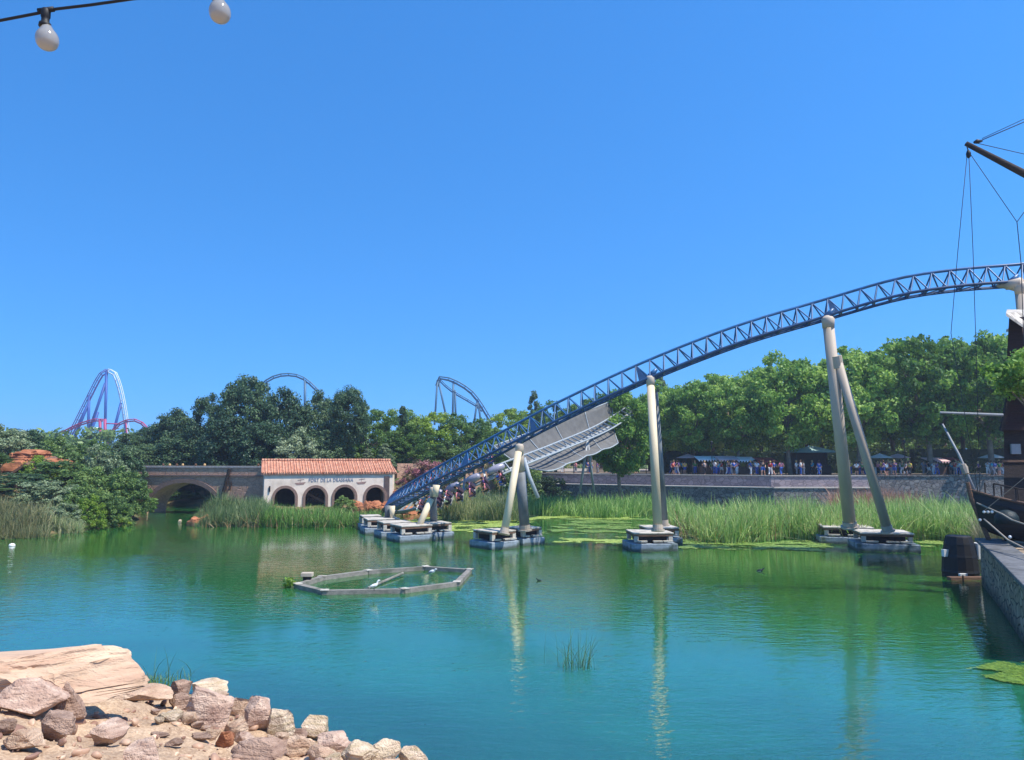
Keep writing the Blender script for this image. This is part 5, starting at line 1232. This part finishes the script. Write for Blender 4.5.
# ------------------------------------------------------------------ quay, crib
QE = [Vector((12.9, 18.9, 0)), Vector((16.6, 26, 0)), Vector((18.9, 30.6, 0))]
qy = empty('stone_quay', (14, 20, 0), 'rough stone quay with pale coping at the right edge of the lake', 'quay')
b1 = [v_.copy() for v_ in QE] + [Vector((45, 30.6, 0)), Vector((45, 18.9, 0))]
zt = 1.72; q = MB(); n = len(b1)
q.add([(p_.x, p_.y, -2) for p_ in b1] + [(p_.x + .12, p_.y + (.12 if i_ in (0, 4) else 0), zt) for i_, p_ in enumerate(b1)], [tuple(range(n, 2 * n))] + [(i, (i + 1) % n, (i + 1) % n + n, i + n) for i in range(n)])
q.build('masonry', M['quaywall'], qy)
cp = MB()
for a_, b_ in zip(QE, QE[1:]):
    d = (b_ - a_).normalized(); n_ = Vector((d.y, -d.x, 0)); L_ = (b_ - a_).length; k = 0
    while k < L_ - .05:
        e_ = min(L_, k + 1.1); m0 = a_ + d * (k + .015) + n_ * .38; m1 = a_ + d * (e_ - .015) + n_ * .38
        cp.beam((m0.x, m0.y, zt + .07), (m1.x, m1.y, zt + .07), .95, .14); k += 1.1
for k in range(28): cp.box((13.75 + k * 1.1 + .1, 19.2, zt + .07), (1.07, .8, .14))
cp.build('coping', M['quaytop'], qy, bevel=.03)
pv = MB(); pv.box((31, 30, zt + .02), (26, 20, .03)); 
parent_fix(qy)
cb = empty('black_barrel', W(968, 578), 'large black tapering barrel standing in the water against the quay', 'barrel')
c = cb.location + Vector((0, .5, 0)); w0, w1 = .72, .5
MB().lathe((c.x, c.y, 0), [(.7, -.6), (.72, .2), (.68, .8), (.58, 1.4), (.5, 1.7), (.45, 1.73)], 14).build('body', M['black'], cb)
for zz, r_ in ((.25, .735), (.9, .675), (1.42, .585)): MB().lathe((c.x, c.y, zz), [(r_ - .04, -.05), (r_ + .01, -.05), (r_ - .02, .05), (r_ - .06, .05)], 14).build('band', M['iron'], cb)
q = MB(); q.beam((c.x - 1.1, c.y - 1.0, .06), (c.x + .9, c.y - .9, .06), .3, .12); q.build('plank', M['wood_mid'], cb)
MB().tube([(c.x - .75, c.y - 1.4, -.8), (c.x - .75, c.y - 1.4, .25)], .03, 6).build('stake', M['iron'], cb)
MB().box((c.x - .68, c.y - 1.3, .26), (.3, .14, .09)).build('white_cap', M['white'], cb); MB().box((c.x - .68, c.y - .1, 1.0), (.2, .2, .3)).build('white_block', M['white'], cb)
MB().box((c.x + .6, c.y - .25, 1.1), (.16, .4, .7)).build('white_fender', M['white'], cb, bevel=.04); parent_fix(cb)

# ------------------------------------------------------------------ wooden boat on the quay
bow = P(971, 491, 30.0); bt = empty('wooden_boat', (bow.x + 2, bow.y, zt), 'dark wooden sailing boat with its bow over the quay at the right edge', 'boat')
dirn = Vector((.94, -.34, 0)).normalized(); sd_ = Vector((-dirn.y, dirn.x, 0)); Lb = 9.0; Hs = []
K = 14; NS = 9; hv = []
for k in range(K + 1):
    s_ = k / K; beam_ = 1.6 * math.sin(min(1, (s_ * 2.2 + .03)) * math.pi / 2) ** .7 * (1 if s_ < .75 else 1 - (s_ - .75) * 1.6)
    zdeck = bow.z - .75 * math.sin(s_ * math.pi) ** .8 ; zk = zt + .1 + (.4 * (1 - s_ * 9) if s_ < .11 else 0)
    for j in range(NS):
        a_ = -1 + 2 * j / (NS - 1); off = beam_ * math.copysign(abs(a_) ** .6, a_); zz = zk + (zdeck - zk) * abs(a_) ** 1.6
        hv.append(bow + dirn * (Lb * s_ + (.35 * (1 - abs(a_)) if s_ < .2 else 0)) + sd_ * off + Vector((0, 0, zz - bow.z)))
hf = [(k * NS + j, k * NS + j + 1, (k + 1) * NS + j + 1, (k + 1) * NS + j) for k in range(K) for j in range(NS - 1)]
o = MB().add(hv, hf).build('hull', M['hull'], bt, True); sm = o.modifiers.new('t', 'SOLIDIFY'); sm.thickness = .07
for j, nm in ((0, 'gunwale'), (NS - 1, 'gunwale')):
    MB().tube([hv[k * NS + j] + Vector((0, 0, .03)) for k in range(K + 1)], .055, 6).build(nm, M['wood_mid'], bt, True)
dk = MB(); dk.add([hv[k * NS + j] - Vector((0, 0, .28)) for k in range(1, K) for j in (0, NS - 1)], [(2 * k, 2 * k + 1, 2 * k + 3, 2 * k + 2) for k in range(K - 2)]); dk.build('deck', M['wood_mid'], bt)
MB().tube([bow + Vector((0, 0, -1.9)) + dirn * .5, bow + Vector((0, 0, -.3)), bow + Vector((0, 0, .35)) - dirn * .1], [.09, .1, .08], 8).build('stem_post', M['wood_mid'], bt)
MB().tube([P(976, 494, 29.9), P(959, 455, 30.6), P(942.5, 424, 31.2)], [.055, .05, .035], 8).build('bowsprit', M['canvas_grey'], bt, True)
MB().tube([P(966.5, 474, 30.2), P(964, 468, 30.3), P(963, 464, 30.3)], [.1, .15, .1], 8).build('rope_coil', M['rope'], bt)
MB().tube([P(940, 412.5, 31), P(1003, 415, 30.5)], [.045, .06], 8).build('spar', M['canvas_grey'], bt)
# rail posts and ropes
tops = []
for k in range(1, K, 1):
    for jj_ in (0, NS - 1):
        p_ = hv[k * NS + jj_]; MB().tube([p_, p_ + Vector((0, 0, .55))], .03, 6).build('rail_post', M['wood_dark'], bt)
    tops.append(hv[k * NS] + Vector((0, 0, .55)))
MB().tube(tops, .03, 6).build('hand_rail', M['wood_dark'], bt, True)
MB().tube([P(977, 503, 29), P(1002, 514, 27), P(1012, 520, 26), P(1036, 528, 24.5)], .03, 6).build('mooring_rope', M['rope'], bt, True)
MB().tube([P(984, 519, 28), P(1008, 540, 25.5), P(1040, 556, 23)], .03, 6).build('mooring_rope', M['rope'], bt, True)
MB().tube([P(985, 510, 28.5), P(1024, 478, 27)], .012, 5).build('stay_rope', M['rope'], bt)
tp = MB(); tp.lathe(P(1006, 510, 28.5) - Vector((0, 0, .3)), [(.42, -.2), (.4, .05), (.3, .22), (.1, .3), (.02, .31)], 14); tp.build('tarp_bundle', M['tarp'], bt, True)
for px, py, d in ((984, 512, 28.4), (988, 512, 28.3), (992, 512, 28.2), (1010, 537, 25.6), (980, 520, 28.4)):
    MB().lathe(P(px, py, d), [(.01, -.05), (.05, -.025), (.05, .03), (.01, .055)], 8).build('float_ball', M['white'], bt, True)
# mast, boom, ropes
mast_x = P(1150, HZ, 26).x; bt2 = Vector((mast_x, 26, zt))
MB().tube([bt2, Vector((mast_x, 26, 19))], [.18, .1], 10).build('mast', M['wood_dark'], bt, True)
tip = P(966, 143.5, 26); MB().tube([tip, P(1024, 173.5, 26), P(1150, 238, 26)], [.085, .13, .16], 10).build('boom', M['wood_dark'], bt, True)
MB().lathe(P(968.5, 154, 26), [(.02, -.16), (.075, -.1), (.085, .02), (.05, .12), (.02, .16)], 10).build('pulley_block', M['iron'], bt, True)
MB().tube([P(974, 142.5, 26), P(977, 141.5, 26), P(982, 141, 26)], [.04, .085, .04], 10).build('pulley_block', M['iron'], bt, True)
R1 = lambda *p_, r=.012, nm='rigging_rope': MB().tube(list(p_), r, 5).build(nm, M['ropedark'], bt, True)
R1(tip, P(968, 150, 26), r=.02); R1(P(967, 156, 26), P(958, 250, 26.5), P(951, 333, 27.5), P(978, 492, 29.6))
R1(P(969, 157, 26), P(973, 250, 26.5), P(975.5, 330, 27.5), P(980, 494, 29.6)); R1(P(971, 155, 26), P(1017, 222, 25.6)); R1(P(1040, 190, 25.4), P(1017, 222, 25.6), P(1021, 262, 25.6), P(1030, 500, 26), r=.015)
R1(P(982, 140, 26), P(1024, 122, 26), P(1150, 74, 26), r=.018); R1(P(982, 138.5, 26), P(1024, 119, 26), P(1150, 66, 26)); R1(P(976, 143, 26), P(1024, 154, 26), P(1150, 184, 26), r=.014)
parent_fix(bt)
# nets and gear heap, pale things behind the bow
hp = empty('fishing_nets', P(985, 496, 33.5) - Vector((0, 0, .3)), 'pale green heap of fishing nets behind the boat bow', 'nets')
for k, (px, py, w, mt) in enumerate([(981, 497, 1.3, 'net'), (993, 495, 1.1, 'canvas_green'), (975, 495, .8, 'canvas_green')]):
    me = sharpen(rock_mesh(700 + k, 8, 3, .12)); o = link_mesh('net_bundle', me, M[mt], hp); o.scale = (w, .8, .55); o.location = P(px, py, 33.5) - hp.location
ql = MB(); ql.box(P(1010, 506, 33.5) - Vector((0, 0, .2)), (2.2, 1.2, .3)); ql.build('wooden_pallet', M['wood_dark'], hp); jt = P(1012, 503, 33.5)
jz = P(990, 502, 33.5).z - .3; je = empty('timber_jetty', (jt.x, 34, 0), 'dark timber jetty behind the boat bow carrying the fishing nets', 'jetty')
MB().box((jt.x + 1.9, 34, jz - .1), (5.0, 2.4, .2)).build('deck', M['wood_dark'], je, False)
MB().box((jt.x + 1.9, 33.2, jz / 2 - .7), (4.6, .12, jz + 1.2)).build('cladding', M['wood_dark'], je, False)
for kx in (-.3, 1.2, 2.7, 4.2): MB().tube([(jt.x + kx, 32.95, -1.2), (jt.x + kx, 32.95, jz - .2)], .14, 8).build('pile', M['wood_dark'], je)
parent_fix(je); parent_fix(hp)

# ------------------------------------------------------------------ timber tower
TD = 33.5
tw = empty('timber_tower', (P(1030, HZ, TD).x, TD + 1.5, zt), 'tall dark timber tower with a flared jettied storey at the right edge', 'tower')
def prism(px_pts, d0, d1, name, mt):
    q = MB(); n = len(px_pts); a_ = [P(x, y, d0) for x, y in px_pts]; b_ = [Vector((p_.x * d1 / d0, d1, p_.z)) for p_ in a_]
    q.add(a_ + b_, [tuple(range(n))[::-1], tuple(range(n, 2 * n))] + [(i, (i + 1) % n, (i + 1) % n + n, i + n) for i in range(n)]); return q.build(name, M[mt], tw)
prism([(1009, 318), (1070, 312), (1070, 356), (1007, 356)], TD, TD + 3, 'upper_storey', 'wood_red')
prism([(1012, 356), (1070, 356), (1070, 384), (1013, 384)], TD + .3, TD + 2.8, 'middle_storey', 'wood_dark')
prism([(1012, 382), (1070, 384), (1070, 430), (1003, 430)], TD - .2, TD + 3, 'flared_storey', 'wood_red')
prism([(1004, 430), (1070, 430), (1070, 548), (1004, 548)], TD + .2, TD + 2.9, 'lower_storey', 'wood_dark')
a_, b_ = P(1006, 312, TD - .5), P(1060, 330, TD - .5); c_ = P(1010, 310, TD + 3.4)
rfq = MB(); p0 = P(1007, 309.5, TD + 3.5); p1 = P(1006, 313, TD - .6); p2 = P(1028, 328, TD - .6); p3 = P(1045, 309.5, TD + 3.5)
slab(rfq, p1, p2, p3, p0, .14); p4 = P(1060, 318, TD - .6); slab(rfq, p2 + Vector((.01, 0, 0)), p4, p4 + Vector((.3, 4.1, .2)), p3, .14)
rfq.build('roof', M['deck'], tw)
prism([(1022, 328), (1030, 330), (1034, 344), (1024, 340)], TD - .7, TD - .5, 'roof_bracket', 'wood_mid')
MB().beam(P(1011.5, 380, TD - .3), P(1001.5, 431, TD - .3), .12, .14).build('corner_post', M['wood_dark'], tw)
MB().beam(P(1001, 461, TD - .05), P(1070, 461, TD - .05), .1, .1).build('sill_beam', M['wood_mid'], tw)
wn = MB().box(P(1015.5, 449, TD + .12), (.42, .1, .45)).build('window', M['greysteel'], tw)
for py in (396, 404, 412, 421): MB().beam(P(1010 - (py - 384) * .18, py, TD - .24), P(1070, py, TD - .24), .05, .03).build('siding_batten', M['wood_dark'], tw)
parent_fix(tw)
x = X(1033, 32.2)
yt = tree('young_tree', 'slim', (x, 32.2, zt - .2), up_z(346, 32) - zt, 3.4, 'slender young tree with a light crown in front of the timber tower', 'tree', 'plane', 'bark', 2)

# ------------------------------------------------------------------ far coasters
def far_tube(pts, d, r, name, mt, parent, n=6):
    ps = [P(x, y, d) for x, y in pts]; ps = cat_rom(ps, 3.0) if len(ps) > 2 else ps
    return MB().tube(ps, r, n).build(name, M[mt], parent, True)
def far_track(pts, d, parent, mt, g=.75, r=.2, tie=True):
    ps = cat_rom([P(x, y, d) for x, y in pts], 3.2); a_, b_, c_ = [], [], []
    for i, p_ in enumerate(ps):
        t = (ps[min(i + 1, len(ps) - 1)] - ps[max(i - 1, 0)]).normalized(); s_ = Vector((0, 1, 0)); u = t.cross(s_).normalized()
        if u.z < 0: u = -u
        a_.append(p_ + u * g + s_ * g); b_.append(p_ + u * g - s_ * g); c_.append(p_ - u * g)
    MB().tube(a_, r, 6).build('rail', M[mt], parent, True); MB().tube(b_, r, 6).build('rail', M[mt], parent, True); MB().tube(c_, r * 1.7, 6).build('spine', M[mt], parent, True)
    q = MB()
    for i in range(len(ps)): q.tube([c_[i], a_[i]], r * .6, 4, False); q.tube([c_[i], b_[i]], r * .6, 4, False)
    q.build('track_ties', M[mt], parent)
D = 330
e = empty('steel_coaster', (P(106, HZ, D).x, D, 3), 'tall far steel coaster hill with blue supports and a white drop above the left bank', 'roller coaster')
far_track([(64, 446), (74, 428), (86, 404), (96, 384), (102, 374), (108, 370.5)], D, e, 'farpurple'); far_track([(108.5, 370.5), (114, 373), (119, 386), (123, 404), (126, 424), (128, 446)], D, e, 'farwhite')
for pts in ([(106.5, 371), (104.5, 452)], [(105.5, 383), (86, 440)], [(89, 395), (88, 446)], [(89, 402), (72, 444)], [(121, 403), (110, 446)], [(98, 412), (84, 452)], [(127, 420), (121, 450)]):
    far_tube(pts, D, .6, 'support', 'farblue', e)
far_tube([(86, 428.5), (100, 428.5)], D, .5, 'walkway', 'farwhite', e); parent_fix(e)
D = 300
e = empty('red_coaster', (P(106, HZ, D).x, D, 3), 'low red coaster bends in front of the far blue hill', 'roller coaster')
far_track([(50, 438), (62, 433), (76, 426), (90, 421), (100, 419.5), (105, 421)], D, e, 'redsteel', .4, .17); far_track([(104, 452), (110, 436), (118, 425), (128, 420.5), (137, 420.5), (145, 426), (152, 436)], D, e, 'redsteel', .4, .17)
for px in (100, 105): far_tube([(px, 419), (px + .4, 453)], D, .6, 'support', 'redsteel', e)
far_tube([(106, 423.5), (120, 424)], D, .25, 'brace', 'redsteel', e); far_tube([(126, 421), (127.5, 450)], D, .3, 'support', 'redsteel', e); parent_fix(e)
D = 300
e = empty('arched_coaster', (P(288, HZ, D).x, D, 3), 'far thin coaster arch showing above the pines', 'roller coaster')
far_track([(252, 400), (262, 385), (274, 377), (288, 374.5), (302, 377.5), (316, 389), (328, 404)], D, e, 'fargrey', .45, .2); far_tube([(305, 380), (305, 420)], D, .6, 'support', 'fargrey', e); far_tube([(268, 383), (268, 420)], D, .5, 'support', 'fargrey', e); parent_fix(e)
D = 260
e = empty('lattice_coaster', (P(455, HZ, D).x, D, 3), 'far dark coaster frame falling to the right above the green trees', 'roller coaster')
far_track([(437, 386), (438.5, 379.5), (442, 377.5), (454, 381), (469, 390), (478, 400), (488, 416), (496, 430)], D, e, 'fargrey', .45, .2); far_track([(439, 379), (448, 388), (460, 396), (474, 404), (484, 412)], D, e, 'fargrey', .3, .14)
for pts in ([(437.5, 380), (434.5, 425)], [(438.5, 381), (448, 425)], [(453.5, 381), (452.5, 425)], [(455, 390), (456, 425)], [(477.5, 400), (473, 430)], [(478, 401), (482, 430)]): far_tube(pts, D, .38, 'support', 'fargrey', e)
parent_fix(e)

# ------------------------------------------------------------------ string lights
cab = empty('string_lights', P(46, 14, 2.0), 'black festoon cable with two frosted bulbs hanging overhead in the top left corner', 'string lights')
MB().tube([P(-80, 36, 2.0), P(0, 20.5, 2.0), P(38, 13.2, 2.0), P(56, 9, 2.0), P(90, 5, 2.0), P(132, -1, 2.0), P(218, -12, 2.0), P(300, -26, 2.0)], .0042, 8).build('cable', M['black'], cab, True)
for (px, py, rz_, nm) in ((46, 11, 0, 0), (218, -16, 0, 1)):
    c = P(px, py, 2.0); sk = MB(); k = 2.0 / F
    sk.lathe(c, [(.010, .006), (.0125, .002), (.0125, -.018), (.0105, -.022), (.0105, -.034), (.0155, -.038), (.0165, -.048), (.012, -.050)], 16)
    sk.tube([c + Vector((-.022, 0, 0)), c + Vector((.022, 0, .006))], .0075, 8); skt = sk.build('socket', M['black'], cab, True)
    m_t = Matrix.Rotation(R(-6), 3, 'Y')
    pr = [(.0125, -.046), (.0155, -.052), (.0195, -.060), (.0255, -.069), (.0290, -.078), (.0300, -.087), (.0290, -.097), (.0250, -.107), (.0180, -.114), (.009, -.118), (.001, -.1195)]
    MB().lathe(c, [(a_, b_) for a_, b_ in pr], 32, m_t).build('bulb', None, cab, True)
m, nt, b, L = new_mat('frosted_bulb'); b.inputs['Base Color'].default_value = (.42, .41, .39, 1); b.inputs['Roughness'].default_value = .15; b.inputs['Coat Weight'].default_value = 1; b.inputs['Coat Roughness'].default_value = .03; tr = nt.nodes.new('ShaderNodeBsdfTranslucent'); tr.inputs[0].default_value = (.62, .58, .48, 1); mx = nt.nodes.new('ShaderNodeMixShader'); mx.inputs[0].default_value = .4; L.new(b.outputs[0], mx.inputs[1]); L.new(tr.outputs[0], mx.inputs[2]); L.new(mx.outputs[0], nt.nodes['Material Output'].inputs[0])
for o in cab.children:
    if o.name.startswith('bulb'): o.data.materials.clear(); o.data.materials.append(m)
parent_fix(cab)

m = bpy.data.materials.new('haze_air'); m.use_nodes = True; nt = m.node_tree; nt.nodes.remove(nt.nodes['Principled BSDF'])
pv_ = nt.nodes.new('ShaderNodeVolumePrincipled'); pv_.inputs['Color'].default_value = (.72, .84, 1, 1); pv_.inputs['Density'].default_value = .0005; pv_.inputs['Anisotropy'].default_value = .2
nt.links.new(pv_.outputs[0], nt.nodes['Material Output'].inputs['Volume'])
tag(MB().box((0, 550, 25), (3100, 2000, 57)).build('haze', m), 'thin summer haze in the air over the lake and the park', 'haze', kind='stuff')

# ------------------------------------------------------------------ light and camera
SUN_AZ, SUN_EL = -26, 60      # degrees from +X towards +Y (to the right and a little beyond), height
sd = Vector((math.cos(R(SUN_EL)) * math.cos(R(SUN_AZ)), math.cos(R(SUN_EL)) * math.sin(R(SUN_AZ)), math.sin(R(SUN_EL))))
sun = bpy.data.lights.new('sun', 'SUN'); sun.energy = 4.2; sun.angle = R(.5); sun.color = (1, .95, .87)
so = bpy.data.objects.new('sun', sun); C.objects.link(so); so.rotation_euler = (-sd).to_track_quat('-Z', 'Y').to_euler()
w = bpy.data.worlds.new('World'); sc.world = w; w.use_nodes = True; nt = w.node_tree; L = nt.links
sky = nt.nodes.new('ShaderNodeTexSky'); sky.sky_type = 'NISHITA'; sky.sun_disc = False; sky.sun_elevation = R(SUN_EL); sky.sun_rotation = R(90 - SUN_AZ)
sky.air_density = 1.0; sky.dust_density = .1; sky.ozone_density = 3.0; sky.altitude = 0
tcw = nt.nodes.new('ShaderNodeTexCoord'); liftv = nt.nodes.new('ShaderNodeVectorMath'); liftv.operation = 'ADD'; liftv.inputs[1].default_value = (0, 0, .22)
nrmv = nt.nodes.new('ShaderNodeVectorMath'); nrmv.operation = 'NORMALIZE'; L.new(tcw.outputs['Generated'], liftv.inputs[0]); L.new(liftv.outputs[0], nrmv.inputs[0]); L.new(nrmv.outputs[0], sky.inputs[0])
hsv = nt.nodes.new('ShaderNodeHueSaturation'); hsv.inputs['Saturation'].default_value = 1.2
tintn = nt.nodes.new('ShaderNodeMixRGB'); tintn.blend_type = 'MULTIPLY'; tintn.inputs[0].default_value = 1; tintn.inputs[2].default_value = (.50, .95, 1.16, 1)
L.new(sky.outputs[0], hsv.inputs['Color']); L.new(hsv.outputs[0], tintn.inputs[1]); bg = nt.nodes['Background']; L.new(tintn.outputs[0], bg.inputs[0]); bg.inputs[1].default_value = .15
cam = bpy.data.cameras.new('camera'); co = bpy.data.objects.new('camera', cam); C.objects.link(co); sc.camera = co
co.location = CAM; co.rotation_euler = (R(90) + PITCH, 0, 0); cam.sensor_width = 36; cam.lens = 36 * F / 1024; cam.clip_start = .05; cam.clip_end = 6000
sc.view_settings.view_transform = 'Standard'; sc.view_settings.look = 'None'; sc.view_settings.exposure = .68; sc.view_settings.gamma = 1; sc.view_settings.use_curve_mapping = False
sc.cycles.max_bounces = 8; sc.cycles.transparent_max_bounces = 8; sc.cycles.sample_clamp_indirect = 6
